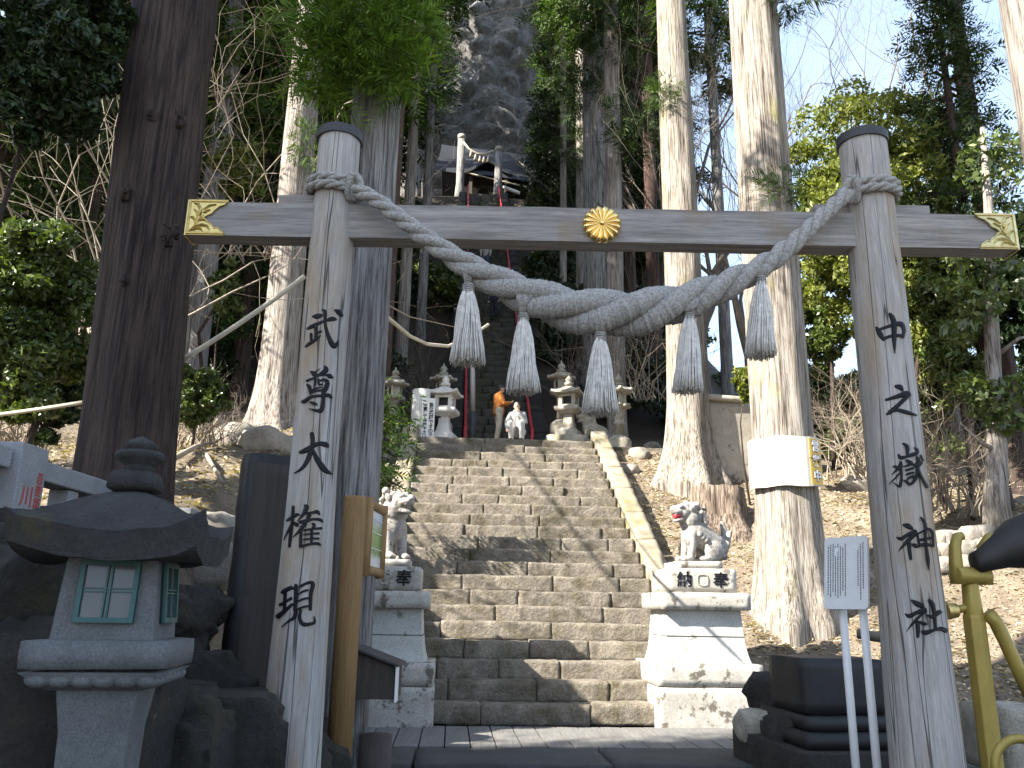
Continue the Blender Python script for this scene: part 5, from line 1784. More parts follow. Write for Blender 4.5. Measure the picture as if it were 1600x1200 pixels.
# ---------------------------------------------------------------- the cliff
mb = MB()
V, F = [], []
cx0, cy0 = P(765, 200, 64).x, 68
nu, nv_ = 170, 210
zb, zt = 22.0, 84.0
for i in range(nv_):
    f = i / (nv_ - 1)
    z = zb + (zt - zb) * f
    for j in range(nu):
        a = 2 * math.pi * j / nu
        r = 8.6 * (1 - .30 * f) * (1 + .12 * math.sin(3 * a + 1))
        p = Vector((cx0 + r * math.cos(a), cy0 + r * math.sin(a) * .9 - 3.0 * f, z))
        nrm_ = Vector((math.cos(a), math.sin(a), 0))
        vd = noise.voronoi(p * .55)[0]; ve = noise.voronoi(p * 1.6 + Vector((3, 1, 2)))[0]
        d = noise.fractal(p * .16, 1.0, 2.0, 6) * 1.7 + (vd[1] - vd[0]) * 1.5 + (ve[1] - ve[0]) * .45 + noise.noise(p * 2.6) * .22
        V.append(tuple(p + nrm_ * d))
for i in range(nv_ - 1):
    for j in range(nu): F.append((i * nu + j, i * nu + (j + 1) % nu, (i + 1) * nu + (j + 1) % nu, (i + 1) * nu + j))
F.append(tuple((nv_ - 1) * nu + j for j in range(nu)))
M['cliff'] = stone_mat('cliff', (.115, .11, .105), (.30, .29, .28), 2.2, spot=(.44, .42, .39), spot_at=.60, spot_scale=1.1, moss=(.05, .055, .035), moss_at=.66, bs=1.0, bd=.35, grain=7)
tag(mb.add(V, F).build('cliff', M['cliff'], smooth=True), 'grey rock cliff', 'cliff', kind='structure')

# ---------------------------------------------------------------- trees and plants
def unit(n):
    v = rng.normal(size=(n, 3))
    return v / np.linalg.norm(v, axis=1, keepdims=True)
def leaves(mb, Cc, size, aspect=.42, bias=None, jitter=.35):
    """one pointed leaf of four corners at every centre"""
    n = len(Cc)
    a = unit(n)
    if bias is not None: a = a + np.asarray(bias)
    a /= np.linalg.norm(a, axis=1, keepdims=True)
    r = unit(n)
    b = np.cross(a, r); b /= np.linalg.norm(b, axis=1, keepdims=True) + 1e-9
    s = size * (1 + jitter * rng.normal(size=(n, 1))).clip(.4, 1.9)
    V = np.stack([Cc - a * s, Cc + b * s * aspect, Cc + a * s, Cc - b * s * aspect], 1).reshape(-1, 3)
    mb.add(V, np.arange(n * 4).reshape(n, 4))
def clump_points(c, r, n, shell=.35):
    d = unit(n)
    f = (shell + (1 - shell) * rng.random((n, 1))) ** .6
    return np.asarray(c) + d * f * np.asarray(r)
def sprays(mb, base, dirs, length, K=12, w=.10):
    """cedar twigs: feathered rows of needles along drooping axes"""
    n = len(base)
    base = np.asarray(base); d = np.asarray(dirs, dtype=float)
    d /= np.linalg.norm(d, axis=1, keepdims=True)
    side = np.cross(d, unit(n)); side /= np.linalg.norm(side, axis=1, keepdims=True) + 1e-9
    nrm = np.cross(d, side)
    L = (length * (1 + .3 * rng.normal(size=n))).clip(length * .4, length * 1.8)[:, None]
    for k in range(K):
        f = (k + .5) / K
        sgn = 1 if k % 2 else -1
        p = base + d * L * f + np.array([0, 0, -.18]) * L * f * f
        bl = L * (.42 * (1 - f) + .12)
        ax = d * .75 + side * sgn * .75 + nrm * rng.normal(size=(n, 1)) * .35
        ax /= np.linalg.norm(ax, axis=1, keepdims=True)
        b = np.cross(ax, nrm); b /= np.linalg.norm(b, axis=1, keepdims=True) + 1e-9
        V = np.stack([p, p + ax * bl * .5 + b * bl * w * 1.4, p + ax * bl, p + ax * bl * .5 - b * bl * w * 1.4], 1).reshape(-1, 3)
        mb.add(V, np.arange(n * 4).reshape(n, 4))
def big_trunk(mb, x, y, z0, r0, r1, h, seed, flare=1.5, n=44, lean=(0, 0), step=.22, ribs=.05):
    zs = np.concatenate([np.arange(-.6, 2.4, .10), np.arange(2.4, h, step)])
    V, F = [], []
    for z in zs:
        f = max(0, z) / h
        r = r0 + (r1 - r0) * f
        fl = 1 + (flare - 1) * math.exp(-max(0, z + .1) / (r0 * 1.6))
        for k in range(n):
            a = 2 * math.pi * k / n
            ca, sa = math.cos(a), math.sin(a)
            rb = 1 + ribs * noise.noise(Vector((ca * 2.2, sa * 2.2, z * .10 + seed))) * 2 + ribs * .7 * noise.noise(Vector((ca * 6, sa * 6, z * .22 + seed))) + .025 * noise.noise(Vector((ca * 11, sa * 11, z * .8 + seed)))
            rr = r * (rb + (fl - 1) * (1 + .38 * math.sin(5 * a + seed) + .25 * math.sin(8 * a + seed * 2)))
            V.append((x + lean[0] * f + rr * ca, y + lean[1] * f + rr * sa, z0 + z))
    m_ = len(zs)
    for i in range(m_ - 1):
        for k in range(n): F.append((i * n + k, i * n + (k + 1) % n, (i + 1) * n + (k + 1) % n, (i + 1) * n + k))
    F.append(tuple((m_ - 1) * n + k for k in range(n)))
    return mb.add(V, F)
def cedar_crown(mb, tw, z0, z1, rmax, seed, nb=70, per=26, L=.75, K=9):
    """whorls of limbs with drooping sprays, around the z axis"""
    r_ = random.Random(seed)
    B, D = [], []
    for i in range(nb):
        f = (i + r_.random()) / nb
        z = z0 + (z1 - z0) * f
        R_ = rmax * ((1 - f) ** .7) * r_.uniform(.65, 1.1) * (.55 + .45 * min(1, f * 5))
        a = r_.uniform(0, 2 * math.pi)
        tip = Vector((R_ * math.cos(a), R_ * math.sin(a), z - R_ * .22))
        mid = Vector((R_ * .5 * math.cos(a), R_ * .5 * math.sin(a), z + R_ * .02))
        tw.tube([(0, 0, z), tuple(mid), tuple(tip)], [.05, .03, .01], 4, caps=False)
        for j in range(per):
            g = r_.uniform(.22, 1.0)
            p = (Vector((0, 0, z)).lerp(mid, g * 2) if g < .5 else mid.lerp(tip, g * 2 - 1)) + Vector((r_.gauss(0, .22), r_.gauss(0, .22), r_.gauss(0, .16)))
            B.append(tuple(p))
            D.append((math.cos(a) * .7 + r_.gauss(0, .6), math.sin(a) * .7 + r_.gauss(0, .6), r_.gauss(-.25, .35)))
    sprays(mb, np.array(B), np.array(D), L, K)
def cedar_proto(name, label, group, h, r, z0, rmax, seed, bark, leaf, nb=70, per=24, L=.8, K=8, at=(0, 0, -500)):
    t = empty(name, (0, 0, 0), label, 'cedar tree', group)
    mb = MB(); big_trunk(mb, 0, 0, 0, r, r * .35, h, seed, 1.4, 16, step=1.2)
    tw = MB(); cr = MB()
    cedar_crown(cr, tw, z0, h + .6, rmax, seed, nb, per, L, K)
    mb.join(tw).build('trunk', M[bark], t, smooth=True)
    cr.build('crown', M[leaf], t)
    return t
def limb(mb, p, d, L, r, depth, r_, seg=4, gn=.25, up=.12, split=(2, 3), n=5, tips=None, shrink=.66):
    pts, rr = [p], [r]
    for i in range(seg):
        d = (d + Vector((r_.gauss(0, gn), r_.gauss(0, gn), r_.gauss(up, gn * .6)))).normalized()
        pts.append(pts[-1] + d * (L / seg))
        rr.append(r * (1 - .45 * (i + 1) / seg))
    mb.tube(pts, rr, n if r > .02 else 3, caps=False)
    if tips is not None and depth <= 1: tips += [tuple(q) for q in pts[1:]]
    if depth <= 0: return
    k = r_.randint(*split)
    for i in range(k):
        o = pts[r_.randint(max(1, seg - 2), seg)] if i else pts[-1]
        s = d.cross(Vector((r_.gauss(0, 1), r_.gauss(0, 1), r_.gauss(0, 1)))).normalized()
        nd = (d + s * r_.uniform(.45, 1.0)).normalized()
        limb(mb, o, nd, L * r_.uniform(.6, .85), rr[-1] * r_.uniform(shrink - .12, shrink + .15), depth - 1, r_, seg, gn, up, split, n, tips, shrink)
def bare_proto(name, label, group, h, r, seed, mat, depth=5, split=(2, 3), gn=.22, fork=.35):
    r_ = random.Random(seed)
    mb = MB()
    limb(mb, Vector((0, 0, -.3)), Vector((r_.gauss(0, .08), r_.gauss(0, .08), 1)), h * fork, r, depth, r_, 5, gn * .6, .10, split, 6, None, .74)
    o = mb.build(name, M[mat], smooth=True)
    return tag(o, label, 'bare tree', group)
def leafy_proto(name, label, cat, group, h, rx, rz_, seed, leaf, bark, nclump=40, per=170, lsize=.075, trunk_r=.12, clear=.25, depth=3, bias=(0, 0, -.2)):
    r_ = random.Random(seed)
    t = empty(name, (0, 0, 0), label, cat, group)
    tr = MB(); tips = []
    tr.tube([(0, 0, -.3), (r_.gauss(0, .04) * h, 0, h * .3), (r_.gauss(0, .03) * h, r_.gauss(0, .03) * h, h * .55), (0, 0, h * .82)], [trunk_r, trunk_r * .8, trunk_r * .55, trunk_r * .2], 9)
    for i in range(9):
        z = h * (clear + (1 - clear) * r_.uniform(.1, .75)); a = r_.uniform(0, 6.28)
        limb(tr, Vector((0, 0, z)), Vector((math.cos(a), math.sin(a), .5)).normalized(), rx * .5, trunk_r * .4, 1, r_, 4, .2, .1, (2, 3), 5, tips)
    cr = MB()
    for i in range(nclump):
        d = Vector((r_.gauss(0, 1), r_.gauss(0, 1), r_.gauss(0, 1))).normalized()
        f = r_.uniform(.25, .92)
        c = (d.x * rx * f, d.y * rx * f, h * clear + (h * (1 - clear)) * .5 + d.z * (h * (1 - clear)) * .5 * f)
        rr = rx * r_.uniform(.16, .34)
        leaves(cr, clump_points(c, (rr, rr, rr * .7), per), lsize, .42, bias)
    for p in tips:
        q = Vector(((p[0]) / rx, p[1] / rx, (p[2] - h * (1 + clear) / 2) / (h * (1 - clear) / 2)))
        if q.length < .95 and r_.random() < .6: leaves(cr, clump_points(p, (rx * .15,) * 3, per // 4), lsize, .42, bias)
    tr.build('trunk', M[bark], t, smooth=True)
    cr.build('crown', M[leaf], t)
    return t
used = set()
def put(o, p, rz=None, s=1.0, label=None):
    """first use moves the thing itself, later uses copy it"""
    rz = random.uniform(0, 6.28) if rz is None else rz
    if o.name not in used:
        used.add(o.name)
        o.location = p; o.rotation_euler = (0, 0, rz); o.scale = (s, s, s)
        if label: o['label'] = label
        return o
    c = clone(o, p, rz, s, label)
    return c
def gp(px, Y, dz=-.1):
    """ground point in the direction of a photo column, Y metres ahead"""
    x = P(px, 500, Y).x
    return Vector((x, Y, H(x, Y) + dz))

# --- the great trunks one can tell apart
def great(label, base, r0, r1, h, seed, mat, crown=None, flare=1.5, n=48, leafm='leaf_cedar', rmax=3.4, step=.22, lean=(0, 0)):
    t = empty('cedar_tree', base, label, 'cedar tree')
    mb = big_trunk(MB(), base.x, base.y, base.z, r0, r1, h, seed, flare, n, lean, step)
    mb.build('trunk', M[mat], t, smooth=True)
    if crown:
        cr, tw = MB(), MB()
        cedar_crown(cr, tw, crown[0] - base.z, crown[1] - base.z, rmax, seed, 60, 30, .6, 10)
        T = Matrix.Translation(base + Vector((lean[0], lean[1], 0)))
        cr.xf(T).build('crown', M[leafm], t)
        tw.xf(T).build('limbs', M['bark_dark'], t, smooth=True)
    return t
def spray_ball(t, c, r, n, L, leaf, dirup=.1, name='foliage_tuft'):
    mb = MB()
    d = unit(n)
    f = rng.random((n, 1)) ** .5
    B = np.asarray(c) + d * f * np.asarray(r)
    D = d * np.array([1, 1, .6]) + np.array([0, 0, dirup]) + .5 * rng.normal(size=(n, 3))
    sprays(mb, B, D, L, 18, .05)
    return mb.build(name, M[leaf], t)
bA = Vector((P(196, 770, 7.2).x, 7.2, P(196, 770, 7.2).z - .1))
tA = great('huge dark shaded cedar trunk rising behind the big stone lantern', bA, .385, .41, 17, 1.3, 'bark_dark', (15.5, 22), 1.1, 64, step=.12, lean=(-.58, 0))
for (px, py) in ((240, 182), (195, 305), (275, 362), (200, 440), (283, 190), (265, 375)):
    c = P(px, py, 6.82)
    mb = MB()
    boulder(mb, c, .05, px * .1, (1, .7, 1.3), .7, 14)
    for k in range(3): mb.tube([c, c + Vector((random.gauss(0, .06), -.07, random.gauss(0, .05)))], [.018, .006], 5)
    mb.build('knot', M['bark_dark'], tA, smooth=True)
pB = P(553, 700, 8.0)
tB = great('grey cedar trunk standing directly behind the left lettered gate post', Vector((pB.x, 8.0, -.25)), .285, .235, 15, 4.1, 'bark_grey', (12.5, 18), 1.25, 48, step=.15, rmax=2.4)
for (px, py, rr, n_) in ((560, 30, .50, 90), (522, 80, .34, 60), (605, 85, .36, 60), (492, 110, .20, 30), (640, 40, .30, 50), (525, 20, .5, 70), (600, 125, .15, 20), (512, 150, .12, 14), (632, 120, .14, 16)):
    spray_ball(tB, P(px, py, 7.45), (rr, rr * .8, rr * .75), int(n_ * 1.5), .34, 'leaf_fresh', -.15)
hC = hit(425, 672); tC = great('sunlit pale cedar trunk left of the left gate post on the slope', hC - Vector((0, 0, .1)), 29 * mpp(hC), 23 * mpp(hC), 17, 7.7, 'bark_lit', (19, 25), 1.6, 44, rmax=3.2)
spray_ball(tC, P(478, 225, hC.y - .6), (.42, .42, .5), 60, .34, 'leaf_cedar', -.1)
hD = hit(1078, 748); tD = great('sunlit cedar with a mossy flared foot at the right edge of the stairs', hD - Vector((0, 0, .1)), 33 * mpp(hD), 24 * mpp(hD), 18, 2.9, 'bark_moss', (20, 26), 1.7, 52, rmax=3.0)
spray_ball(tD, P(1035, 140, hD.y - .6), (.38, .38, .45), 70, .32, 'leaf_cedar', .1)
hE = hit(1243, 960); tE = great('very thick sunlit cedar trunk wrapped with a paper notice', hE - Vector((0, 0, .1)), 49 * mpp(hE), 41 * mpp(hE), 16, 5.5, 'bark_moss', (17.5, 24), 1.4, 60, rmax=3.0, step=.15)
spray_ball(tE, P(1228, 288, hE.y - .7), (.40, .3, .36), 60, .30, 'leaf_cedar', .1)
spray_ball(tE, P(1235, 5, hE.y - .3), (.42, .4, .36), 60, .40, 'leaf_cedar_dark', -.3)
# the paper notice round it
uE = mpp(P(1230, 720, hE.y))
cE = Vector((hE.x, hE.y, 0))
zt_, zb_ = P(1230, 683, hE.y - .5).z, P(1230, 760, hE.y - .5).z
def sheet(a0, a1, rr, za, zb2, n=16):
    V, F = [], []
    for i in range(n + 1):
        a = a0 + (a1 - a0) * i / n
        for z, k in ((za, 0), (zb2, 0)):
            for off in (0, .004):
                V.append((cE.x + (rr + off) * math.cos(a), cE.y + (rr + off) * math.sin(a), z + .01 * math.sin(i)))
    for i in range(n):
        a = i * 4
        F += [(a, a + 4, a + 6, a + 2), (a + 1, a + 3, a + 7, a + 5), (a, a + 1, a + 5, a + 4), (a + 2, a + 6, a + 7, a + 3)]
    F += [(0, 2, 3, 1), (n * 4, n * 4 + 1, n * 4 + 3, n * 4 + 2)]
    return MB().add(V, F)
rE = 49 * uE * 1.14
pn = empty('paper_notice', (hE.x, hE.y - rE, zb_), 'white and orange paper notice with vertical writing wrapped around the thick right trunk', 'notice')
sheet(rad(178), rad(322), rE, zb_, zt_).build('sheet', M['paper_old'], pn)
sheet(rad(291), rad(319), rE + .007, zb_ + .03, zt_ - .03).build('orange_strip', M['paper_orange'], pn)
for i, ch in enumerate('営業中'):
    z = zt_ - (zt_ - zb_) * (.2 + .3 * i)
    a = rad(304)
    pos = Vector((cE.x + (rE + .014) * math.cos(a), cE.y + (rE + .014) * math.sin(a), z))
    ux_ = Vector((-math.sin(a), math.cos(a), 0))
    m_ = text_mb(ch, .20, .003, .016); m_.xf(frame(pos, ux_, (0, 0, 1))); m_.build('letter_outline', M['dark_wood'], pn)
    m_ = text_mb(ch, .20, .003, .006); m_.xf(frame(pos + Vector((math.cos(a), math.sin(a), 0)) * .005, ux_, (0, 0, 1))); m_.build('lettering', M['paper'], pn)

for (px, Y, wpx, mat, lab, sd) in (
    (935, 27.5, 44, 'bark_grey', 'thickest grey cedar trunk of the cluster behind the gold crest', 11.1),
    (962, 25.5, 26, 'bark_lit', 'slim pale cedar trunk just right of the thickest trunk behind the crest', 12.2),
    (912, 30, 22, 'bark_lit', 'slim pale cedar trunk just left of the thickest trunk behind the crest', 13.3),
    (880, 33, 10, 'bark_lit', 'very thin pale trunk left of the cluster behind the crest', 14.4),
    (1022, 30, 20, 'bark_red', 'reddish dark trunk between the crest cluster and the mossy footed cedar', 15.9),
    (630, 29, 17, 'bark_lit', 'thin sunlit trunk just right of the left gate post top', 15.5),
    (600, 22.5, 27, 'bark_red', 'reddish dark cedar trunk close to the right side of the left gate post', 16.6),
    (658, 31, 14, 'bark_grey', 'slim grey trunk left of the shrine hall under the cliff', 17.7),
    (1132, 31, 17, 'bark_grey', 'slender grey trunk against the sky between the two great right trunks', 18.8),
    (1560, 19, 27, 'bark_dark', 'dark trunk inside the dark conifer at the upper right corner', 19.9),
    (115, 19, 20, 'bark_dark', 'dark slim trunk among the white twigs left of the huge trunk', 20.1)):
    b = gp(px, Y)
    u = mpp(P(px, 300, Y))
    t = great(lab, b, wpx / 2 * u * 1.08, wpx / 2 * u * .8, 24, sd, mat, (b.z + 15, b.z + 26), 1.3, 22, rmax=2.6, step=1.0)
    if px in (935, 962, 912):
        for (qx, qy, rr) in {935: ((905, 140, .7), (950, 130, .6), (928, 60, .6)), 962: ((975, 60, .8), (985, 170, .9), (1000, 220, .8), (965, 20, .6)), 912: ((900, 230, .6), (905, 175, .5), (890, 120, .7))}[px]:
            spray_ball(t, P(qx, qy, Y - .5), (rr, rr, rr), 70, .6, 'leaf_cedar_dark', -.2)
bI = Vector((P(1642, 100, 9.0).x, 9.0, 0)); bI.z = H(bI.x, 9.0) - .1
great('big cedar trunk cut off by the top right corner', bI, .50, .40, 16, 21.0, 'bark_lit', (14, 21), 1.4, 40)
# thin leafy tree at right
hK = hit(1557, 862)
tK = empty('thin_leafy_tree', hK, 'thin pale trunk with leafy tufts standing on the sunny slope right of the gate post', 'tree')
uK = mpp(hK)
topK = P(1535, 200, hK.y)
mb = MB()
ptsK = [hK - Vector((0, 0, .3)), P(1556, 760, hK.y), P(1558, 700, hK.y), P(1553, 600, hK.y), P(1548, 480, hK.y), P(1545, 330, hK.y), topK]
mb.tube(ptsK, [24 * uK, 18 * uK, 15 * uK, 12.5 * uK, 11 * uK, 8 * uK, 4 * uK], 14)
mb.tube([P(1558, 705, hK.y), P(1530, 690, hK.y - .2), P(1500, 660, hK.y - .4)], [.05, .035, .012], 6)
mb.tube([P(1553, 560, hK.y), P(1590, 530, hK.y - .2), P(1620, 520, hK.y - .4)], [.05, .035, .012], 6)
mb.build('trunk', M['bark_lit'], tK, smooth=True)
cr = MB()
for (px, py, rr, n_) in ((1545, 630, .45, 260), (1590, 610, .5, 260), (1520, 600, .35, 180), (1575, 660, .35, 160), (1530, 480, .5, 260), (1490, 450, .4, 200), (1580, 440, .6, 300), (1520, 400, .6, 300), (1590, 350, .6, 300), (1500, 520, .35, 160), (1555, 250, .8, 350)):
    leaves(cr, clump_points(P(px, py, hK.y - .3), (rr, rr, rr * .7), n_), .085, .42, (0, 0, -.3))
cr.build('crown', M['leaf_green'], tK)

# --- leaf covered trees and shrubs that can be told apart
def leafy(label, cat, px, Y, ytop, ybot, wpx, leaf, bark='bark_dark', nclump=46, per=170, ls=.075, seed=1, clear=.0, name='broadleaf_tree', density=1.0):
    b = gp(px, Y)
    u = mpp(P(px, (ytop + ybot) / 2, Y))
    zt, zb = P(px, ytop, Y).z, max(P(px, ybot, Y).z, b.z)
    t = leafy_proto(name, label, cat, None, max(zt - b.z, .4), wpx / 2 * u, 1, seed, leaf, bark, nclump, int(per * density), ls, max(.03, wpx * u * .03), max(0, (zb - b.z) / max(zt - b.z, .4)), 3)
    used.add(t.name)
    t.location = b
    return t
leafy('bright yellow green broadleaf tree behind the right post', 'tree', 1368, 19, 120, 560, 245, 'leaf_yellow', nclump=190, per=260, ls=.07, seed=21)
leafy('light green broadleaf tree left of the right post, behind the thick trunk', 'tree', 1282, 21, 210, 640, 120, 'leaf_green', nclump=80, per=240, ls=.075, seed=22)
leafy('sunny evergreen shrub with glossy leaves at the left edge of the photo', 'shrub', 45, 9.2, 330, 690, 230, 'leaf_green', nclump=90, per=420, ls=.042, seed=23, name='evergreen_shrub')
leafy('dark evergreen tree filling the upper left corner', 'tree', 0, 6.5, -120, 260, 250, 'leaf_dark', nclump=80, per=420, ls=.042, seed=24)
leafy('small bright green shrub between the huge trunk and the left post', 'shrub', 345, 20, 215, 330, 110, 'leaf_yellow', nclump=22, per=80, ls=.07, seed=25, name='leafy_shrub')
leafy('little green leafed sapling below the left beam end', 'shrub', 345, 19, 400, 500, 70, 'leaf_green', nclump=12, per=50, ls=.07, seed=26, name='leafy_sapling')
leafy('young light green plant right of the mossy footed cedar', 'plant', 1158, 18.2, 555, 640, 42, 'leaf_yellow', nclump=14, per=40, ls=.08, seed=27, name='young_leafy_plant')
leafy('light green leafy tree between the right gate post and the dark conifers', 'tree', 1445, 18, 300, 640, 150, 'leaf_yellow', nclump=110, per=220, ls=.07, seed=35)
leafy('green shrub on the slope at the right edge below the dark conifer', 'shrub', 1480, 17, 300, 640, 120, 'leaf_green', nclump=80, per=220, ls=.07, seed=28, name='evergreen_shrub')
leafy('tall dark evergreen at the right edge of the photo', 'tree', 1600, 17, 330, 600, 130, 'leaf_dark', nclump=80, per=240, ls=.07, seed=31)
leafy('shaded evergreen shrub right of the right post at mid height', 'shrub', 1440, 21, 480, 760, 150, 'leaf_green', nclump=46, per=160, ls=.09, seed=32, name='evergreen_shrub')
# dark conifer at right
b = gp(1530, 17.5); hc = P(1530, -20, 17.5).z - b.z
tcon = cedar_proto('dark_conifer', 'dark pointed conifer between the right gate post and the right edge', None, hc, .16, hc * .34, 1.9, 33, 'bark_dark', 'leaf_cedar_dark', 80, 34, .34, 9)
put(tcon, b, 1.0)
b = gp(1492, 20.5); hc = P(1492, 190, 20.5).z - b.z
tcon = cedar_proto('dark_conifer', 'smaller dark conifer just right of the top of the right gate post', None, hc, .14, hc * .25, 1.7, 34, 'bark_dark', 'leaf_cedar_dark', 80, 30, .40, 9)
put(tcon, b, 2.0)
# sapling beside the stairs, left
b = P(590, 705, 14.5)
t = empty('small_fir', b, 'small dark fir sapling right of the left gate post beside the stairs', 'sapling')
cr, tw = MB(), MB()
cedar_crown(cr, tw, -.7, .9, .65, 5, 40, 14, .26, 9)
tw.tube([(0, 0, -1.2), (0, 0, .9)], [.035, .01], 6)
T = Matrix.Translation(b)
cr.xf(T).build('crown', M['leaf_cedar'], t); tw.xf(T).build('trunk', M['bark_dark'], t)

# --- bare trees
br_a = bare_proto('bare_tree', 'tall leafless tree against the sky between the two great right trunks', None, 15, .20, 41, 'twig_dark', 6, (2, 4), .2)
put(br_a, gp(1105, 30), .4, 1.35)
br_b = bare_proto('bare_tree', 'leafless branching tree above the bright yellow green crown', None, 13, .17, 43, 'twig_dark', 6, (2, 4))
b = gp(1385, 30); put(br_b, b, .2, 1.55)
put(br_a, gp(1255, 34), 2.0, 1.5, 'leafless tree behind the thick trunk with the notice')
put(br_b, gp(1480, 24), 3.0, 1.6, 'leafless tree reaching over the sky left of the dark conifer')
put(br_a, gp(1085, 27), 3.6, 1.1, 'leafless tree half hidden behind the mossy footed cedar')
put(br_b, gp(1160, 27), 4.4, 1.2, 'leafless tree low between the retaining wall and the sky')
br_c = bare_proto('bare_tree', 'thin forked bare tree right of the shrine hall', None, 12, .15, 47, 'twig', 5, (2, 2), .12, .4)
put(br_c, gp(838, 44), 1.0)
put(br_c, gp(860, 40), 3.0, .9, 'slim bare tree right of the forked bare tree under the cliff')
# pale twiggy shrubs of the left side
def twig_shrub(label, px, Y, ytop, ybot, wpx, seed, mat='twig', n=26):
    r_ = random.Random(seed)
    b = gp(px, Y)
    zb = P(px, ybot, Y).z; b = Vector((b.x, Y, max(b.z, zb)))
    u = mpp(P(px, ytop, Y)); hh = P(px, ytop, Y).z - b.z
    mb = MB()
    for i in range(n):
        a = r_.uniform(0, 6.28)
        d = Vector((math.cos(a) * r_.uniform(.1, .6), math.sin(a) * .3, 1)).normalized()
        limb(mb, b + Vector((r_.uniform(-1, 1) * wpx * u * .28, r_.uniform(-.3, .3), -.1)), d, hh * r_.uniform(.3, .6), .022, 3, r_, 4, .28, .03, (2, 3), 4, None, .75)
    return tag(mb.build('bare_shrub', M[mat], smooth=True), label, 'bare shrub')
twig_shrub('dense pale leafless branches left of the huge dark trunk', 165, 12.5, -10, 560, 170, 51, n=22)
twig_shrub('pale leafless branches right of the huge dark trunk above the beam', 390, 19, -30, 400, 190, 52, n=16)
twig_shrub('tangle of dry pale twigs on the bank below the sunlit left trunk', 330, 14, 600, 720, 150, 53, n=34)
twig_shrub('dry brown twigs on the slope behind the right gate post', 1310, 17.5, 590, 740, 120, 54, n=26)
twig_shrub('dry pale stems on the slope right of the gate post near the thin tree', 1495, 16.5, 640, 800, 110, 55, n=26)
leafy('dark low evergreen shrub behind the granite fence left of the huge trunk', 'shrub', 95, 10.5, 520, 690, 130, 'leaf_dark', nclump=40, per=260, ls=.045, seed=36, name='evergreen_shrub')
leafy('green low shrub just right of the foot of the huge dark trunk', 'shrub', 325, 13, 560, 690, 90, 'leaf_green', nclump=30, per=200, ls=.045, seed=37, name='evergreen_shrub')
twig_shrub('dry pale brush behind the fence at the left edge of the photo', 60, 11.5, 560, 720, 170, 61, n=34)
twig_shrub('tangled dry brush on the slope right of the lower right post', 1420, 17, 620, 790, 130, 59, n=30)
twig_shrub('brown brush at the foot of the light green trees right of the thick trunk', 1350, 20, 560, 720, 130, 60, 'twig_dark', n=30)
twig_shrub('dark brush left of the upper stairs behind the landing lanterns', 640, 25.5, 500, 640, 130, 56, 'twig_dark', 26)
twig_shrub('dark brush right of the upper stairs behind the tassels', 920, 26, 440, 640, 130, 57, 'twig_dark', 30)
twig_shrub('tangled dry brush right of the crest cluster under the beam', 1010, 25, 420, 620, 100, 58, 'twig', 22)

# --- the forest behind: cedars and shrubs nobody could tell apart
fg = 'cedars of the dark forest on the hillside'
fl = 'dark cedar of the dense forest on the hillside behind'
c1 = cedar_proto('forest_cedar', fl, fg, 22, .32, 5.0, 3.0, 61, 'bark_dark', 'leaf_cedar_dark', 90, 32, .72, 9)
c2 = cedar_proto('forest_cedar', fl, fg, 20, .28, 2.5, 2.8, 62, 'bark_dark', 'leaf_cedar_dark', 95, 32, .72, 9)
c3 = cedar_proto('forest_cedar', fl, fg, 24, .34, 8.0, 3.0, 63, 'bark_grey', 'leaf_cedar', 80, 32, .72, 9)
PR = [c1, c2, c3]
spots = [(-60, 17), (20, 19), (60, 24), (150, 23), (215, 21), (265, 24), (310, 21), (345, 26), (385, 24), (420, 29), (455, 27), (490, 31), (520, 34), (550, 29), (575, 36), (640, 56), (100, 31), (200, 33), (290, 34), (370, 37), (450, 41), (530, 45), (600, 50), (-30, 28), (40, 39), (160, 44), (300, 46), (410, 52), (520, 57),
         (893, 46), (890, 40), (905, 50), (930, 38), (955, 42), (985, 36), (1005, 43), (1030, 39), (880, 54), (920, 56), (965, 52), (1010, 50), (1045, 46)]
for i, (px, Y) in enumerate(spots):
    put(PR[(i * 7 + i // 3) % 3], gp(px, Y), None, random.uniform(.85, 1.15))
sgp, sl = 'dark evergreen shrubs on the shaded hillside', 'dark evergreen shrub on the shaded hillside behind'
s1 = leafy_proto('hillside_shrub', sl, 'shrub', sgp, 2.6, 1.5, 1, 71, 'leaf_dark', 'bark_dark', 30, 110, .10, .05, .0, 2)
s2 = leafy_proto('hillside_shrub', sl, 'shrub', sgp, 2.0, 1.3, 1, 72, 'leaf_green', 'bark_dark', 24, 90, .09, .04, .0, 2)
s3 = bare_proto('hillside_brush', 'leafless brush among the dark shrubs of the hillside', 'leafless brush on the hillside', 3.2, .04, 73, 'twig_dark', 5, (2, 3), .3, .3)
sh_spots = []
for i in range(46):
    t_ = random.uniform(LAND + .6, LTOP - 1); q_ = random.choice((-1, 1)) * random.uniform(2.3, 6.5)
    w_ = W(t_, q_, 0); sh_spots.append(Vector((w_.x, w_.y, H(w_.x, w_.y) - .1)))
r_ = random.Random(17)
while len(sh_spots) < 165:
    Y = r_.uniform(13, 52)
    px = r_.uniform(-80, 1680)
    p = gp(px, Y)
    t, q = tq(p.x, p.y)
    if abs(q) < 2.4 and t > LAND - 3: continue
    if t < LAND + .5 and -5 < q < 8: continue
    if p.x > 5 and Y < 20: continue
    if Y < 20 and -5.5 > q > -9 and r_.random() < .6: continue
    sh_spots.append(p)
for i, p in enumerate(sh_spots):
    k = i % 5
    put((s1, s2, s1, s3, s3)[k], p, None, r_.uniform(.7, 1.35))

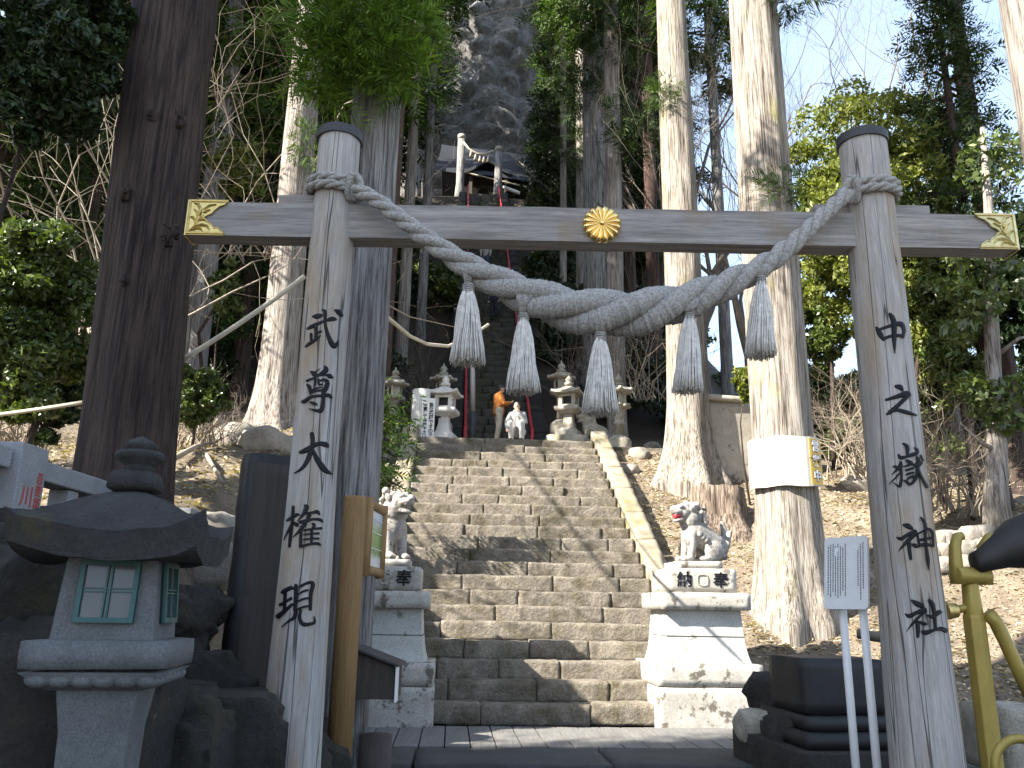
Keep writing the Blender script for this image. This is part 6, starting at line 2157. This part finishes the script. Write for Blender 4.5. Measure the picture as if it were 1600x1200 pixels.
# --- tall evergreens standing out of the picture on the left: they keep the near ground in shade
for i, (x, y, s, lab) in enumerate(((-13.5, .2, .92, 'nearest the dark trunk'), (-15.2, -2.8, 1.1, 'level with the viewer'), (-13.8, -5.6, 1.1, 'just behind the viewer'), (-18.0, -2.4, 1.25, 'farther out'), (-17.5, -7.5, 1.25, 'well behind the viewer'), (-12.4, -3.4, .85, 'closest to the path'), (-21, -5.0, 1.3, 'farthest out'))):
    if i == 0:
        dn = cedar_proto('shading_evergreen', 'tall dense evergreen left of the picture, ' + lab, 'dense evergreens left of the picture', 20, .34, 2.0, 3.6, 81, 'bark_dark', 'leaf_cedar_dark', 150, 34, 1.05, 8)
        used.add(dn.name)
        dn.location = (x, y, -.2)
    else:
        clone(dn, (x, y, -.2), i * 1.3, s, 'tall dense evergreen left of the picture, ' + lab)

# --- fallen leaves, pine litter and grass on the sunny slopes
def litter(name, n, region, size, mat, lift=.02):
    mb = MB()
    P_ = []
    while len(P_) < n:
        x, y = region()
        t, q = tq(x, y)
        if abs(q) < HW + .5 and t > -1.5 and t < LAND: continue
        if t < -.0 and abs(q) < 4: continue
        P_.append((x, y, H(x, y) + lift * random.random()))
    leaves(mb, np.array(P_), size, .45, (0, 0, 0), .4)
    # lay them flat-ish
    V = mb.V[0].reshape(-1, 4, 3)
    c = V.mean(1, keepdims=True)
    d = V - c
    d[:, :, 2] *= .45
    mb.V[0] = (c + d).reshape(-1, 3)
    o = mb.build(name, M[mat])
    tag(o, kind='stuff')
    return tag(o, 'brown fallen leaves and litter on the slope', 'fallen leaves')
litter('fallen_leaves', 26000, lambda: (random.uniform(2.4, 11), random.uniform(10.5, 21) ), .045, 'leaf_dry')
litter('fallen_leaves', 12000, lambda: (random.uniform(-9, -2.2), random.uniform(9, 22)), .05, 'leaf_dry')
# scattered stones on the slopes
for i, (px, py, r, lab) in enumerate(((1000, 712, .28, 'jagged stone just outside the top of the right stair kerb'), (985, 735, .2, 'small stone against the top of the right stair kerb'), (1020, 700, .25, 'pale stone at the foot of the mossy cedar'), (370, 690, .45, 'pale sunlit rock under the sunlit left trunk'), (415, 695, .4, 'second pale sunlit rock under the left trunk, nearest the gate post'), (330, 670, .35, 'pale sunlit rock beside the huge dark trunk'), (600, 745, .4, 'mossy rock against the left stair kerb'), (560, 800, .45, 'mossy rock above the left pedestal'), (610, 720, .3, 'rock near the small fir sapling'), (1335, 760, .35, 'pale rock between the thick trunk and the right post'), (320, 885, .35, 'pale rubble stone behind the small granite post'), (340, 830, .3, 'pale stone on the bank left of the dark slab'))):
    p = hit(px, py)
    mb = MB(); boulder(mb, p, r, i * 3.7 + .5, (1, .9, .7), .35, 20)
    tag(mb.build('rock', M['litter_rock' if i != 6 and i != 7 else 'kerb_stone'], smooth=True), lab, 'rock')
# fallen branches on the left bank
for i, (a, b_, Y) in enumerate((((290, 690), (345, 765), 10), ((355, 640), (300, 720), 12), ((260, 735), (330, 700), 9.5))):
    pa, pb = hit(*a), hit(*b_)
    o = MB().tube([pa + Vector((0, 0, .12)), pa.lerp(pb, .5) + Vector((.05, 0, .18)), pb + Vector((0, 0, .1))], [.05, .04, .02], 7).build('fallen_branch', M['twig'], smooth=True)
    tag(o, ('thick pale fallen branch pointing down the bank', 'fallen branch lying higher on the bank', 'thin fallen branch lying across the bank')[i] + ' left of the dark slab', 'branch')

# unseen line added off to the left to cast a diagonal stair shadow
ca, cb_ = W(LST * .97, .15, HTOP * .97), W(LST * .30, 1.75, HTOP * .30)
tag(MB().tube([ca - SUN_D * 16, cb_ - SUN_D * 12], .035, 8).build('added_shadow_line', M['dark_metal'], smooth=True), 'unseen dark line added off to the left, casting a diagonal shadow on the stairs', 'shadow caster')
